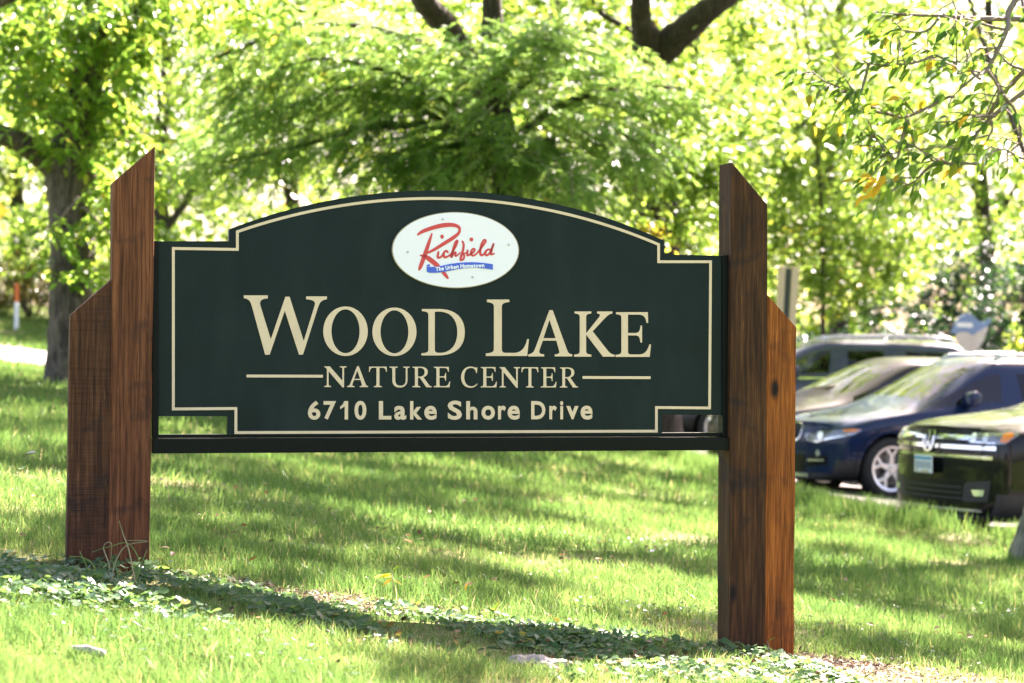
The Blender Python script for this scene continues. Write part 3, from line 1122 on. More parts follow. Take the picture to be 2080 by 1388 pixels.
LF_brown = leafmat('hedge_olive', [(0, (0.045, 0.050, 0.016)), (.6, (0.085, 0.085, 0.022)), (1, (0.14, 0.11, 0.03))], .4, (1.6, 1.5, 1.0))


def trunk_part(name, pts, radii, mat, parent, k=14, flare=0.0, jit=0.05):
    """a trunk or limb as one tapering tube; the object sits at the thing's origin"""
    P = [Vector(p) for p in pts]
    q = smooth([(p.x, p.y, p.z) for p in P], 6)
    rr = np.interp(np.linspace(0, len(P) - 1, len(q)), np.arange(len(P)), radii)
    if flare:
        for i, p in enumerate(q):
            h = p.z - q[0].z
            rr[i] *= 1 + flare * math.exp(-h / 0.28)
    b = MB()
    b.tube(q, list(rr), k, jit)
    return b.build(name, mat, parent, True)


def crown_part(root, P, L, ratio, mat, tint, kind='dia', droop=.5, spread=.55, name='crown', D=None, N=None):
    n = len(P)
    if D is None:
        D, N = leaf_dirs(n, droop, spread)
    Ln = L * rng.uniform(.7, 1.25, n)
    P = P - np.array(root.location)[None]
    o = np_obj(name, leaf_mesh(name, P, D, N, Ln, Ln * ratio, np.clip(tint, 0, 1), mat, kind), root, 'stuff')
    return o


def single_leaves(root, P, D, N, Ln, ratio, tint, mats, kind='ovate', n_mesh=10):
    """up to 300 leaves as parts of their own that share a few meshes"""
    T, Q = LEAF_T[kind]
    ms = []
    for j in range(n_mesh):
        c = rng.uniform(-.05, .05, 2)
        V = np.array([(t[0], t[1] * ratio * rng.uniform(.85, 1.15), t[2] * rng.uniform(.6, 1.6) + c[0] * t[0]) for t in T])
        tt = float(np.clip(rng.normal(tint, .2), 0, 1))
        ms.append([np_mesh('leaf', V, Q, m_, np.full(len(T), tt)) for m_ in mats])
    o0 = np.array(root.location)
    for i in range(len(P)):
        d = Vector(D[i]).normalized()
        s_ = d.cross(Vector(N[i])).normalized()
        nn = s_.cross(d)
        o = bpy.data.objects.new('leaf', ms[rnd.randrange(n_mesh)][0 if len(mats) == 1 else (1 if rnd.random() < .07 else 0)])
        mw = Matrix((d, s_, nn)).transposed().to_4x4() @ Matrix.Scale(float(Ln[i]), 4)
        mw.translation = Vector(P[i] - o0)
        link(o, root)
        o.matrix_local = mw


def sprigs(P0, D0, n_leaf, length, L, sag=.45):
    """compound leaf sprays: leaflets in pairs along a drooping stalk. Returns leaf points, directions, normals"""
    n = len(P0)
    D0 = unit(D0)
    up = np.tile(np.array([0, 0, 1.0]), (n, 1))
    side = unit(np.cross(D0, up))
    N0 = np.cross(side, D0)
    Ps, Ds, Ns = [], [], []
    for k in range(n_leaf):
        t = (k // 2 + .6) / (n_leaf / 2)
        s_ = 1 if k % 2 else -1
        if k == n_leaf - 1:
            s_ = 0
        p = P0 + D0 * (length[:, None] * t) - up * (length[:, None] * sag * t * t)
        d = D0 * (.75 if s_ else 1) + side * s_ * .9 - up * (.25 + .5 * t) * (sag / .45)
        Ps.append(p)
        Ds.append(d + rng.normal(0, .18, (n, 3)))
        Ns.append(N0 + rng.normal(0, .35, (n, 3)))
    return np.concatenate(Ps), unit(np.concatenate(Ds)), unit(np.concatenate(Ns))


def open_sky(cl, holes=((1.95, 9.1, 1.1, 1.2), (.35, 9.85, .8, .25), (-1.7, 8.2, .5, .2), (.9, 12.6, .9, .5), (-.6, 14.8, .45, .25), (3.6, 12.0, .5, .4), (-3.6, 12.5, .7, .7), (1.2, 17.5, .6, .3))):
    """leave out the clumps that stand between the sun and the glades where the lawn is sunlit"""
    h = cl[:, 2] + .2
    gx = cl[:, 0] - sun_dir.x / sun_dir.z * h
    gy = cl[:, 1] - sun_dir.y / sun_dir.z * h
    k = np.ones(len(cl), bool)
    for x, y, a, b in holes:
        k &= ((gx - x) / (a + .55)) ** 2 + ((gy - y) / (b + .55)) ** 2 > 1
    return cl[k]


def tint_for(idx, n_cl, base=.45, cl=.18, lf=.13):
    return base + rng.normal(0, cl, n_cl)[idx] + rng.normal(0, lf, len(idx))


# ---- 1 the big left tree
def tree_left():
    y = 27.0
    b = at(147, 780, y)
    b.z = g(b.x, b.y) - .03
    t = thing('leafy_tree', 'tree with thick grey brown trunk and hanging green leaves beside the left post', 'tree', b)
    loc = lambda px, py, dy=0: at(px, py, y + dy) - b
    trunk_part('trunk', [(0, 0, -.1), loc(146, 700), loc(147, 560), loc(146, 430), loc(143, 345), loc(158, 250, -.1), loc(178, 150, -.2), loc(200, 20, -.3), loc(215, -180, -.3), loc(225, -420, -.3)],
               [.275, .258, .25, .255, .285, .22, .18, .14, .10, .05], BARK1, t, 22, .35, .08)
    trunk_part('limb', [loc(140, 365), loc(90, 325, -.1), loc(35, 285, -.3), loc(-30, 262, -.4), loc(-160, 170, -.5), loc(-300, 20, -.5)], [.17, .135, .12, .11, .09, .04], BARK1, t, 12, 0, .06)
    trunk_part('limb', [loc(150, 330), loc(120, 240, .3), loc(95, 190, .4), loc(60, 90, .6), loc(30, -60, .7)], [.12, .085, .07, .05, .03], BARK1, t, 10, 0, .06)
    trunk_part('limb', [loc(195, 60), loc(250, 40, -.4), loc(292, 0, -.6), loc(340, -90, -.8)], [.08, .06, .05, .03], BARK2, t, 8)
    for s_ in ([(185, 190), (230, 240), (265, 300), (250, 360)], [(200, 60), (260, 30), (290, 40), (300, 70)], [(160, 400), (120, 450), (60, 480)], [(170, 420), (220, 470), (260, 540)], [(120, 260), (60, 200), (10, 150)]):
        tw = MB()
        tw.tube([loc(px, py, -.5) for px, py in s_], [.02, .016, .012, .006][:len(s_)], 5)
        tw.build('twig', TWIG, t, True)
    # leaf sprays hang from many points; denser towards the top of the frame
    c = []
    for x0, x1, y0, y1, n in ((-40, 330, -40, 110, 430), (60, 300, 80, 230, 185), (-30, 130, 50, 215, 105), (60, 260, 200, 300, 42), (195, 320, 300, 470, 34),
                              (180, 330, 350, 480, 60), (60, 240, 430, 560, 62), (95, 330, 150, 330, 80), (300, 600, -40, 60, 70), (-60, 60, 150, 300, 16)):
        for _ in range(n):
            p = at(rnd.uniform(x0, x1), rnd.uniform(y0, y1), y + rnd.gauss(-.4, .7))
            c.append(p)
    c = np.array([tuple(p) for p in c])
    a = rng.uniform(0, 2 * np.pi, len(c))
    D0 = np.stack([np.cos(a), np.sin(a), rng.normal(-.25, .25, len(c))], 1)
    P, D, N = sprigs(c, D0, 7, rng.uniform(.16, .30, len(c)), .11)
    Ln = .115 * rng.uniform(.7, 1.3, len(P))
    order = np.argsort(P[:, 1])
    big = order[:280]
    rest = order[280:]
    single_leaves(t, P[big], D[big], N[big], Ln[big], .52, .45, [LF_deep])
    v = leaf_mesh('crown', P[rest] - np.array(b), D[rest], N[rest], Ln[rest], Ln[rest] * .52, np.clip(rng.normal(.5, .22, len(rest)), 0, 1), LF_deep, 'ovate')
    np_obj('crown', v, t, 'stuff')
    cl = lumpy_ellipsoid((b.x - .3, y - .3, 7.6), (4.2, 3.6, 3.0), 95, .3, 1.3)
    cl = cl[cl[:, 2] > 1.3 + .1455 * cl[:, 1] + .1]
    P, idx = clump_leaves(cl, (.5, .5, .2), 95)
    crown_part(t, P, .14, .55, LF_deep, tint_for(idx, len(cl)), 'dia', name='upper_crown')


tree_left()


# ---- 2 the feathery tree behind the sign
def tree_fern():
    y = 28.0
    b = at(1036, 800, y)
    b.z = g(b.x, b.y) - .03
    t = thing('feathery_tree', 'fine leaved tree with drooping feathery fronds behind the middle of the sign', 'tree', b)
    loc = lambda px, py, dy=0: at(px, py, y + dy) - b
    trunk_part('trunk', [(0, 0, -.1), loc(1036, 600), loc(1032, 420), loc(1028, 340), loc(1010, 200), loc(1000, 60), loc(1000, -120), loc(1005, -350)],
               [.26, .22, .19, .18, .15, .13, .09, .03], BARK2, t, 16, .3, .06)
    limbs = [
        [(1030, 330), (930, 220), (800, 150), (640, 120), (500, 170)], [(1030, 310), (900, 260), (760, 260), (600, 300), (450, 330)],
        [(1030, 350), (960, 300), (860, 300), (760, 330)], [(1028, 300), (1130, 220), (1260, 180), (1400, 180)], [(1028, 330), (1110, 290), (1230, 270), (1330, 300)],
        [(1015, 220), (1090, 150), (1180, 120), (1265, 130)], [(1010, 200), (900, 120), (760, 60), (600, 20)], [(1010, 190), (1030, 130), (1080, 80), (1140, 60)],
        [(1030, 345), (1060, 320), (1110, 340), (1180, 370)], [(1010, 200), (860, 90), (650, 50), (430, 120)], [(1030, 320), (800, 200), (600, 210), (400, 280)],
        [(1028, 300), (880, 190), (700, 180), (540, 240)], [(1028, 330), (990, 300), (930, 330), (870, 370)]]
    P0, D0, LL = [], [], []
    dj = random.Random(3)
    for li, l in enumerate(limbs):
        dy = dj.uniform(-1.6, 1.2)
        pts = [loc(px, py, dy * i / 4) for i, (px, py) in enumerate(l)]
        trunk_part('limb', pts, [.06, .045, .032, .02, .012][:len(pts)], BARK2, t, 7, 0, .05)
        q = smooth([tuple(p) for p in pts], 12)
        ln = len(q)
        for i in range(6, ln):
            f = i / ln
            for _ in range(6 if f > .3 else 4):
                tdir = (q[min(i + 1, ln - 1)] - q[i - 1]).normalized()
                off = Vector((dj.gauss(0, .16), dj.gauss(0, .35), dj.gauss(-.02, .10)))
                P0.append(q[i] + b + off)
                dd = tdir * dj.uniform(.4, 1.0) + Vector((dj.gauss(0, .55), dj.gauss(0, .6), dj.gauss(-.20, .18)))
                D0.append(dd.normalized())
                LL.append(dj.uniform(.28, .55))
    for _ in range(200):
        p = loc(dj.gauss(1015, 75), dj.uniform(30, 350), dj.uniform(-1.5, -.35)) + b
        P0.append(p)
        D0.append(Vector((dj.gauss(0, .7), dj.gauss(-.3, .4), dj.gauss(-.2, .2))).normalized())
        LL.append(dj.uniform(.28, .5))
    P0, D0, LL = np.array([tuple(p) for p in P0]), np.array([tuple(p) for p in D0]), np.array(LL)
    cl = np.repeat(rng.normal(.5, .2, len(P0))[None], 18, 0).ravel()
    P, D, N = sprigs(P0, D0, 18, LL, .1, .26)
    Ln = np.tile(LL, 18) * rng.uniform(.22, .36, len(P))
    v = leaf_mesh('crown', P - np.array(b), D, N, Ln, Ln * .17, np.clip(cl + rng.normal(0, .08, len(P)), 0, 1), LF_fern, 'dia')
    np_obj('crown', v, t, 'stuff')
    c2 = lumpy_ellipsoid((b.x - .2, y, 7.4), (3.6, 3.4, 2.9), 70, .3, 2.2)
    c2 = c2[c2[:, 2] > 1.3 + .1455 * c2[:, 1]]
    P, idx = clump_leaves(c2, (.45, .45, .28), 36)
    crown_part(t, P, .20, .4, LF_fern, tint_for(idx, len(c2)), 'dia', name='upper_crown')
    st = MB()
    for i in range(0, len(P0), 3):
        p = Vector(P0[i]) - b
        d = Vector(D0[i])
        st.tube([p, p + d * LL[i] * .5 - Vector((0, 0, 0.06 * LL[i])), p + d * LL[i] - Vector((0, 0, .26 * LL[i]))], [.006, .005, .003], 3, cap=False)
    st.build('frond_stalks', TWIG, t)


tree_fern()


# ---- 3, 4 big dark limbed trees farther back
def big_tree(base_px, y, label, trunks, crowns, mat, L, per, ncl, bark=BARK2, group=None, kind='dia', clear=None, cname='leafy_tree', base_r=.35, droop=.5):
    b = at(base_px, 760, y)
    b.z = g(b.x, b.y) - .04
    t = thing(cname, label, 'tree', b, 0, group)
    for i, (pts, rr) in enumerate(trunks):
        P = [tuple(at(px, py, y + dy) - b) for px, py, dy in pts]
        if i == 0:
            P = [(0, 0, -.1)] + P
            rr = [base_r] + list(rr)
        trunk_part('trunk' if i == 0 else 'limb', P, rr, bark, t, 12, .3 if i == 0 else 0, .06)
    cs = []
    for ci, (px, py, dy, rx, ry_, rz, n) in enumerate(crowns):
        c = at(px, py, y + dy)
        e = lumpy_ellipsoid(tuple(c), (rx, ry_, rz), n, .25, ci + base_px * .01)
        cs.append(e)
    cs = np.concatenate(cs)
    gz = ground_np(cs[:, 0], cs[:, 1])
    cs = cs[cs[:, 2] > gz + .35]
    P, idx = clump_leaves(cs, ncl, per)
    crown_part(t, P, L, .62, mat, tint_for(idx, len(cs)), kind, droop=droop)
    return t


big_tree(1330, 33, 'big tree with dark trunk forking in a wide V above the right shoulder', [
    ([(1335, 500, -.5), (1330, 300, -1.5), (1322, 170, -2.6), (1316, 85, -3.0), (1302, 40, -3.2), (1300, -40, -3.2), (1270, -250, -2), (1230, -480, 0)], [.34, .30, .27, .20, .13, .13, .10, .04]),
    ([(1322, 130, -2.7), (1360, 88, -3.0), (1402, 52, -3.2), (1460, 5, -3.4), (1540, -50, -3.2), (1700, -220, -2.5)], [.19, .20, .175, .145, .12, .06]),
    ([(1310, 75, 0), (1260, 50, .3), (1215, 20, .5), (1190, -40, .6)], [.05, .045, .04, .03])],
    [(1330, -190, 0, 4.4, 3.0, 2.0, 110), (1150, 60, 1.6, 2.6, 1.8, 1.5, 95), (1450, 220, 1.3, 2.1, 1.8, 1.7, 90), (1350, 340, -3.0, 1.3, .5, 1.0, 70), (1340, 200, -3.6, .7, .3, .25, 10), (1450, 40, -4.0, .5, .3, .25, 2)], LF_sun, .13, 40, (.42, .42, .3))
big_tree(930, 35, 'tall tree with a dark slanting limb at the top edge left of centre', [
    ([(950, 560, 0), (960, 300, -1.5), (950, 160, -3), (915, 70, -3.6), (880, 25, -3.8), (845, -30, -3.8), (800, -200, -2)], [.25, .22, .20, .18, .165, .15, .06]),
    ([(955, 170, 0), (985, 110, .2), (1010, 60, .4), (1015, 0, .4), (1040, -120, .4)], [.10, .09, .075, .07, .03])],
    [(900, -220, 0, 4.6, 3.2, 2.0, 100), (760, 90, 1.4, 3.2, 1.8, 1.4, 95), (600, 20, 1.2, 2.8, 1.6, 1.2, 70)], LF_sun, .13, 40, (.42, .42, .3))

# ---- 5 the yellow green tree right of the sign with hanging twigs
big_tree(1665, 44, 'small leaved yellow green tree standing just right of the right post', [
    ([(1672, 640, .4), (1668, 420, .4), (1655, 250, .4), (1640, 90, .4), (1625, -60, .4), (1600, -260, .4)], [.045, .042, .038, .034, .03, .02]),
    ([(1650, 220, .4), (1622, 260, 0), (1615, 190, -.3), (1620, 80, -.4), (1590, 0, -.4)], [.04, .035, .03, .025, .02]),
    ([(1660, 300, .4), (1700, 180, .2), (1690, 60, 0), (1650, -40, 0)], [.05, .04, .03, .025])],
    [(1590, 200, 0, 1.9, 1.5, 2.8, 130), (1700, 360, .3, 2.1, 1.5, 2.0, 130), (1640, -60, .2, 2.8, 2.0, 1.6, 100), (1520, 380, .8, 1.5, 1.2, 1.6, 80), (1760, 540, 1.2, 1.4, .9, .8, 45), (1850, 200, 1.8, 2.6, 1.5, 2.2, 110), (1640, 560, .5, 1.3, .8, .9, 45)],
    LF_sun, .115, 50, (.45, .45, .34), base_r=.055)

# ---- 6 the sunlit trees behind everything
far = [
    (-300, 58, 4.2, 4.3, 'leafy sunlit tree at the far left edge beyond the road', LF_sun),
    (40, 66, 4.0, 4.6, 'sunlit yellow green tree behind the orange and white marker', LF_sun),
    (330, 60, 3.8, 4.2, 'sunlit tree seen between the left trunk and the left post', LF_sun),
    (600, 66, 4.4, 4.4, 'pale sunlit tree above the left shoulder of the sign', LF_sun),
    (850, 74, 4.6, 5.0, 'bright round tree far behind the oval plaque', LF_sun),
    (1120, 64, 4.2, 4.4, 'bright leafy tree far behind the sign right of its crest', LF_sun),
    (1400, 70, 4.6, 4.8, 'yellow green tree far behind the right timber post', LF_sun),
    (1700, 62, 4.0, 4.2, 'leafy tree far behind the parked cars', LF_sun),
    (2000, 66, 4.4, 4.6, 'tall tree behind the dark bushes at the right', LF_deep),
    (2330, 60, 4.4, 4.4, 'leafy tree beyond the right edge of the car park', LF_deep)]
for i, (px, y, r, h, lab, mt) in enumerate(far):
    c = 420 - 700 * (i % 2) * 0
    big_tree(px, y, lab, [([(px + 6, 560, 0), (px - 8, 350, 0), (px + 10, 100, 0), (px, -100, 0)], [.22, .2, .15, .06]),
                          ([(px, 480, 0), (px + 90, 330, .4), (px + 150, 150, .6)], [.1, .08, .04]), ([(px, 420, 0), (px - 90, 250, -.4), (px - 140, 90, -.6)], [.1, .07, .04])],
             [(px, 430, 0, r, 2.6, 2.6, 130), (px + 30, 120, .5, r * .95, 2.8, 3.2, 150), (px - 40, -140, 0, r * .7, 2.4, 2.2, 30)] + ([(px, -520, 1.5, r * 1.1, 2.5, 4.5, 110)] if px > 1000 else []), mt, .17, 44, (.6, .6, .45),
             group='sunlit trees far behind the sign', base_r=.26)

# far woods that close the view: one mass
nw = 4200
cw = np.stack([rng.uniform(-52, 52, nw), rng.uniform(84, 96, nw), rng.uniform(.8, 22, nw)], 1)
cw[:, 2] *= (.75 + .25 * np.sin(cw[:, 0] * .45) + .12 * np.sin(cw[:, 0] * 1.3))
P, idx = clump_leaves(cw, (1.1, 1.0, .8), 16)
D, N = leaf_dirs(len(P))
Ln = .50 * rng.uniform(.7, 1.3, len(P))
np_obj('far_woods', leaf_mesh('far_woods', P, D, N, Ln, Ln * .7, np.clip(tint_for(idx, nw), 0, 1), LF_sun), kind='stuff')


# ---- shrubs
def shrub(px, y, w, h, label, mat, L=.11, n=60, per=46, group=None, stems=5, cname='shrub', dep=None):
    b = at(px, 700, y)
    b.z = g(b.x, b.y) - .02
    t = thing(cname, label, 'shrub', b, 0, group)
    m2 = MB()
    for k in range(stems):
        a = rnd.uniform(0, 6.28)
        m2.tube([(0.1 * math.cos(a), .1 * math.sin(a), 0), (w * .25 * math.cos(a), .2 * math.sin(a), h * .4), (w * .4 * math.cos(a), .3 * math.sin(a), h * .8)], [.04, .03, .012], 6)
    m2.build('stems', BARK2, t, True)
    cl = lumpy_ellipsoid((b.x, b.y, b.z + h * .5), (w, dep or w * .7, h * .55), n, .3, px * .013)
    cl = cl[cl[:, 2] > b.z + .1]
    P, idx = clump_leaves(cl, (.32, .32, .24), per)
    crown_part(t, P, L, .6, mat, tint_for(idx, len(cl)), name='foliage')


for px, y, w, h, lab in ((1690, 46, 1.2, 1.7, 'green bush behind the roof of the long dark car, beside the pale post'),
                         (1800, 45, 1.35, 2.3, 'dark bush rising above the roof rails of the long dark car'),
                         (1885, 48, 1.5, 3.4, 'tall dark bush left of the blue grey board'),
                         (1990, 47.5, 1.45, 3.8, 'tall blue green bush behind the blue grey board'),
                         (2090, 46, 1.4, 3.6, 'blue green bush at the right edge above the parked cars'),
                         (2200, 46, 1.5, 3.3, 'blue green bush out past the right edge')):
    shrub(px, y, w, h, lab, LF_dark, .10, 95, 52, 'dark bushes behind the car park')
for px, y, w, h, lab in ((-60, 61, 1.9, 1.5, 'olive hedge bush left of the orange and white marker'), (62, 60, 1.7, 1.35, 'olive hedge bush right behind the orange and white marker'),
                         (200, 60.5, 1.6, 1.3, 'olive hedge bush half hidden by the left tree trunk'), (330, 60, 1.7, 1.4, 'olive hedge bush behind the left post')):
    shrub(px, y, w, h, lab, LF_brown, .10, 60, 48, 'olive hedge beyond the road')


# ---- 7 the overhanging branch tree at the upper right
def tree_over():
    b = Vector((4.9, 14.2, 0))
    b.z = g(b.x, b.y) - .03
    t = thing('overhanging_tree', 'tree with bare twigs and long green leaves hanging into the upper right corner', 'tree', b)
    trunk_part('trunk', [(0, 0, -.1), (.05, 0, 1.0), (-.05, -.1, 2.2), (.1, -.1, 3.4), (.05, 0, 5.0), (.2, .1, 7.0)], [.17, .14, .13, .11, .08, .04], BARK1, t, 14, .3)
    D = 13.0
    tr = [[(2300, 60), (2180, 120), (2080, 188), (2019, 242), (1969, 286), (1935, 306)], [(2300, 40), (2150, 80), (2080, 141), (2040, 188), (2019, 236), (2014, 259), (1986, 326)],
          [(2200, -140), (2066, 0), (2046, 67), (2009, 135), (1979, 162), (1932, 199)], [(2260, 70), (2080, 40), (1986, 35), (1905, 32), (1814, 32), (1777, 20)],
          [(1992, 162), (1952, 131), (1898, 114), (1858, 91)], [(1932, 199), (1918, 199), (1848, 239), (1794, 232), (1737, 219), (1730, 195)], [(1898, 114), (1858, 130), (1817, 131), (1767, 128)],
          [(1767, 128), (1740, 190), (1716, 185), (1669, 168), (1649, 145)], [(1848, 239), (1830, 290), (1817, 320), (1784, 289), (1767, 273)], [(1986, 326), (1950, 330), (1908, 326), (1861, 303), (1824, 293)],
          [(2046, 67), (2000, 50), (1950, 28), (1930, -10)], [(2040, 188), (2066, 240), (2075, 290), (2040, 320)], [(2009, 135), (2030, 190), (2010, 240), (2016, 262)], [(1905, 32), (1870, 60), (1830, 62), (1790, 55)],
          [(2080, 141), (2050, 130), (2020, 100), (1985, 95)], [(2019, 242), (1990, 235), (1960, 245), (1925, 262)], [(1986, 35), (1960, 70), (1966, 110), (1940, 140)], [(1908, 326), (1880, 350), (1850, 372), (1800, 392)],
          [(2120, 300), (2080, 318), (2040, 300), (2000, 315)]]
    tips = []
    dj = random.Random(5)
    for i, l in enumerate(tr):
        dy = dj.uniform(-.5, .6)
        pts = [at(px, py, D + dy * (k / len(l))) - b for k, (px, py) in enumerate(l)]
        q = smooth([tuple(p + Vector((dj.gauss(0, .008), dj.gauss(0, .02), dj.gauss(0, .008)))) for p in pts], 6)
        r0 = .022 if i < 4 else .0095
        m2 = MB()
        m2.tube(q, list(np.linspace(r0, .0035, len(q))), 6, .12)
        for k in range(5, len(q), 2):                 # side twigs
            if dj.random() < .8:
                d = Vector((dj.gauss(-.4, .5), dj.gauss(0, .5), dj.gauss(-.15, .5))).normalized()
                ln = dj.uniform(.08, .24)
                e = q[k] + d * ln
                mid = q[k] + d * ln * .5 + Vector((0, 0, .015))
                m2.tube([q[k], mid, e], [.005, .004, .002], 4)
                tips += [(mid, d), (e, d)]
            tips.append((q[k], (q[k] - q[k - 1]).normalized()))
        m2.build('branch', TWIG, t, True)
    P, Dd, N = [], [], []
    for p, d in tips:
        w = p + b
        pxl = 1040 + w.x / w.y * F_PX
        pyl = 715 - (w.z - 1.1) / w.y * F_PX
        left = max(0, min(1, (2010 - pxl) / 260))      # fewer leaves out on the bare right side
        for _ in range(4):
            if dj.random() < .15 + .45 * left:
                P.append(tuple(w + Vector((dj.gauss(0, .03), dj.gauss(0, .05), dj.gauss(0, .03)))))
                dd = d * .5 + Vector((dj.gauss(-.25, .35), dj.gauss(-.1, .4), dj.gauss(-.55, .3)))
                Dd.append(tuple(dd.normalized()))
                N.append((dj.gauss(0, .5), dj.gauss(-.3, .5), 1))
    P, Dd, N = np.array(P), np.array(Dd), unit(np.array(N))
    o = rng.permutation(len(P))
    big, rest = o[:290], o[290:]
    Ln = .088 * rng.uniform(.65, 1.25, len(P))
    single_leaves(t, P[big], Dd[big], N[big], Ln[big], .46, .4, [LF_over, LF_yellow])
    if len(rest):
        v = leaf_mesh('crown', P[rest] - np.array(b), Dd[rest], N[rest], Ln[rest], Ln[rest] * .46, np.clip(rng.normal(.45, .25, len(rest)), 0, 1), LF_over, 'ovate')
        np_obj('crown', v, t, 'stuff')
    yl = []
    for _ in range(11):
        px = rnd.uniform(1742, 1815)
        yl.append(tuple(at(px + rnd.gauss(0, 12), 408 - (px - 1742) * .95 + rnd.gauss(0, 14), D - .2 + rnd.gauss(0, .1))))
    yl = np.array(yl)
    dd = unit(np.stack([rng.normal(-.5, .3, 11), rng.normal(0, .3, 11), rng.normal(-.5, .3, 11)], 1))
    single_leaves(t, yl, dd, leaf_dirs(11)[1], np.full(11, .095), .5, .3, [LF_yellow], n_mesh=4)
    # the unseen crown above the picture, placed and gapped to shade lawn and sign
    cl = lumpy_ellipsoid((4.6, 17.2, 6.8), (5.2, 4.2, 2.7), 160, .1, 4.4)
    cl = open_sky(cl[cl[:, 2] > 1.45 + .152 * cl[:, 1]])
    P, idx = clump_leaves(cl, (.5, .5, .2), 110)
    crown_part(t, P, .12, .55, LF_over, tint_for(idx, len(cl)), name='upper_crown')


tree_over()


def tree_side(x, y, label, c, r, n, per, mat, cname='added_shade_tree'):  # unseen trees, added for the shade and reflections their crowns give
    b = Vector((x, y, g(x, y) - .03))
    t = thing(cname, label, 'tree', b)
    trunk_part('trunk', [(0, 0, -.1), (.05, 0, 1.2), (0, -.05, 2.6), (.15 * (c[0] - x), .15 * (c[1] - y), 4.2), (.5 * (c[0] - x), .5 * (c[1] - y), c[2] - b.z)], [.24, .2, .17, .13, .05], BARK1, t, 14, .3)
    for k in range(4):
        a = k * 1.6
        trunk_part('limb', [(0, 0, 2.6), ((c[0] - x) * .4 + math.cos(a) * .8, (c[1] - y) * .4 + math.sin(a) * .8, 4.2), ((c[0] - x) * .7 + math.cos(a) * 2, (c[1] - y) * .7 + math.sin(a) * 2, c[2] - b.z)], [.1, .07, .03], BARK1, t, 8)
    cl = lumpy_ellipsoid(c, r, n, .1, x)
    cl = open_sky(cl[(cl[:, 2] > 1.45 + .152 * cl[:, 1])])
    P, idx = clump_leaves(cl, (.5, .5, .2), per)
    crown_part(t, P, .13, .55, mat, tint_for(idx, len(cl)))


tree_side(-5.6, 15.0, 'added unseen shade tree beyond the left edge whose crown reaches over the sign', (.4, 18.4, 6.8), (5.2, 4.2, 2.4), 140, 110, LF_deep)

tree_side(-7.2, 21.5, 'added unseen tall shade tree out past the left edge, farther from the sign', (-.2, 25.2, 8.0), (5.4, 4.4, 2.2), 170, 105, LF_sun)

tree_side(9.8, 30.0, 'added unseen tall tree outside the right edge shading the parked cars', (6.2, 31.2, 8.6), (5.2, 5.0, 2.2), 190, 105, LF_deep)
tree_side(13.2, 44.0, 'added unseen tall tree at the far right, there for reflections in the cars', (7.2, 46.0, 12.5), (7.5, 4.0, 4.4), 210, 100, LF_sun)

# ---- the grey trunk cut by the right edge
tb = Vector((4.29, 19.2, 0))
tb.z = g(tb.x, tb.y) - .03
tt = thing('grey_tree', 'smooth grey tree trunk with flared foot cut off by the right edge', 'tree', tb)
trunk_part('trunk', [(0, 0, -.1), (0, 0, .05), (.01, 0, .22), (.03, 0, .42), (.06, 0, .8), (.10, 0, 1.6), (.2, .1, 3.0), (.3, .2, 5.0), (.4, .2, 7.5)], [.38, .335, .275, .235, .215, .20, .19, .14, .06], BARK3, tt, 20, 0, .02)
cl = lumpy_ellipsoid((4.6, 22.6, 7.8), (5.4, 4.4, 2.3), 230, .1, 7.7)  # unseen crown, spread out and gapped to dapple the lawn
cl = open_sky(cl[cl[:, 2] > 1.45 + .152 * cl[:, 1]])
P, idx = clump_leaves(cl, (.5, .5, .2), 100)
crown_part(tt, P, .13, .55, LF_sun, tint_for(idx, len(cl)))


# ------------------------------------------------------------------ grass
M_grass = leafmat('grass_blade', [(0, (0.046, 0.118, 0.034)), (.45, (0.082, 0.165, 0.048)), (.8, (0.132, 0.205, 0.067)), (.92, (0.22, 0.22, 0.10)), (1, (0.38, 0.34, 0.22))], .42, (1.7, 1.6, 1.25), .1)
M_cover = leafmat('ground_ivy', [(0, (0.040, 0.100, 0.042)), (.5, (0.066, 0.138, 0.060)), (.85, (0.092, 0.160, 0.070)), (1, (0.20, 0.17, 0.06))], .45, (1.9, 1.8, 1.0), .10)


def vnoise(x, y, s):
    return (np.sin(x * s * 1.0 + 1.7 * np.sin(y * s * .8)) + np.sin(y * s * 1.1 + 1.9 * np.sin(x * s * .7 + 1)) + np.sin((x + y) * s * .73 + 2)) / 3


def sign_uv(x, y):
    return (x - SGN_O.x) * s_u.x + (y - SGN_O.y) * s_u.y, (x - SGN_O.x) * s_n.x + (y - SGN_O.y) * s_n.y


def cover_np(x, y):
    """the strip of ground ivy in front of the sign: 1 inside"""
    u, d = sign_uv(x, y)
    mid = -.66 - .10 * np.sin(u * 2.1)
    half = .80 + .16 * np.sin(u * 3.7 + 1) + .13 * np.sin(u * 9 + 3 * d) + .10 * np.sin(u * 23 + 5 * d)
    e = 1 - np.abs(d - mid) / half
    return np.clip(e * 1.5, 0, 1) * (u < 1.25) * (u > -2.6)


GR = []


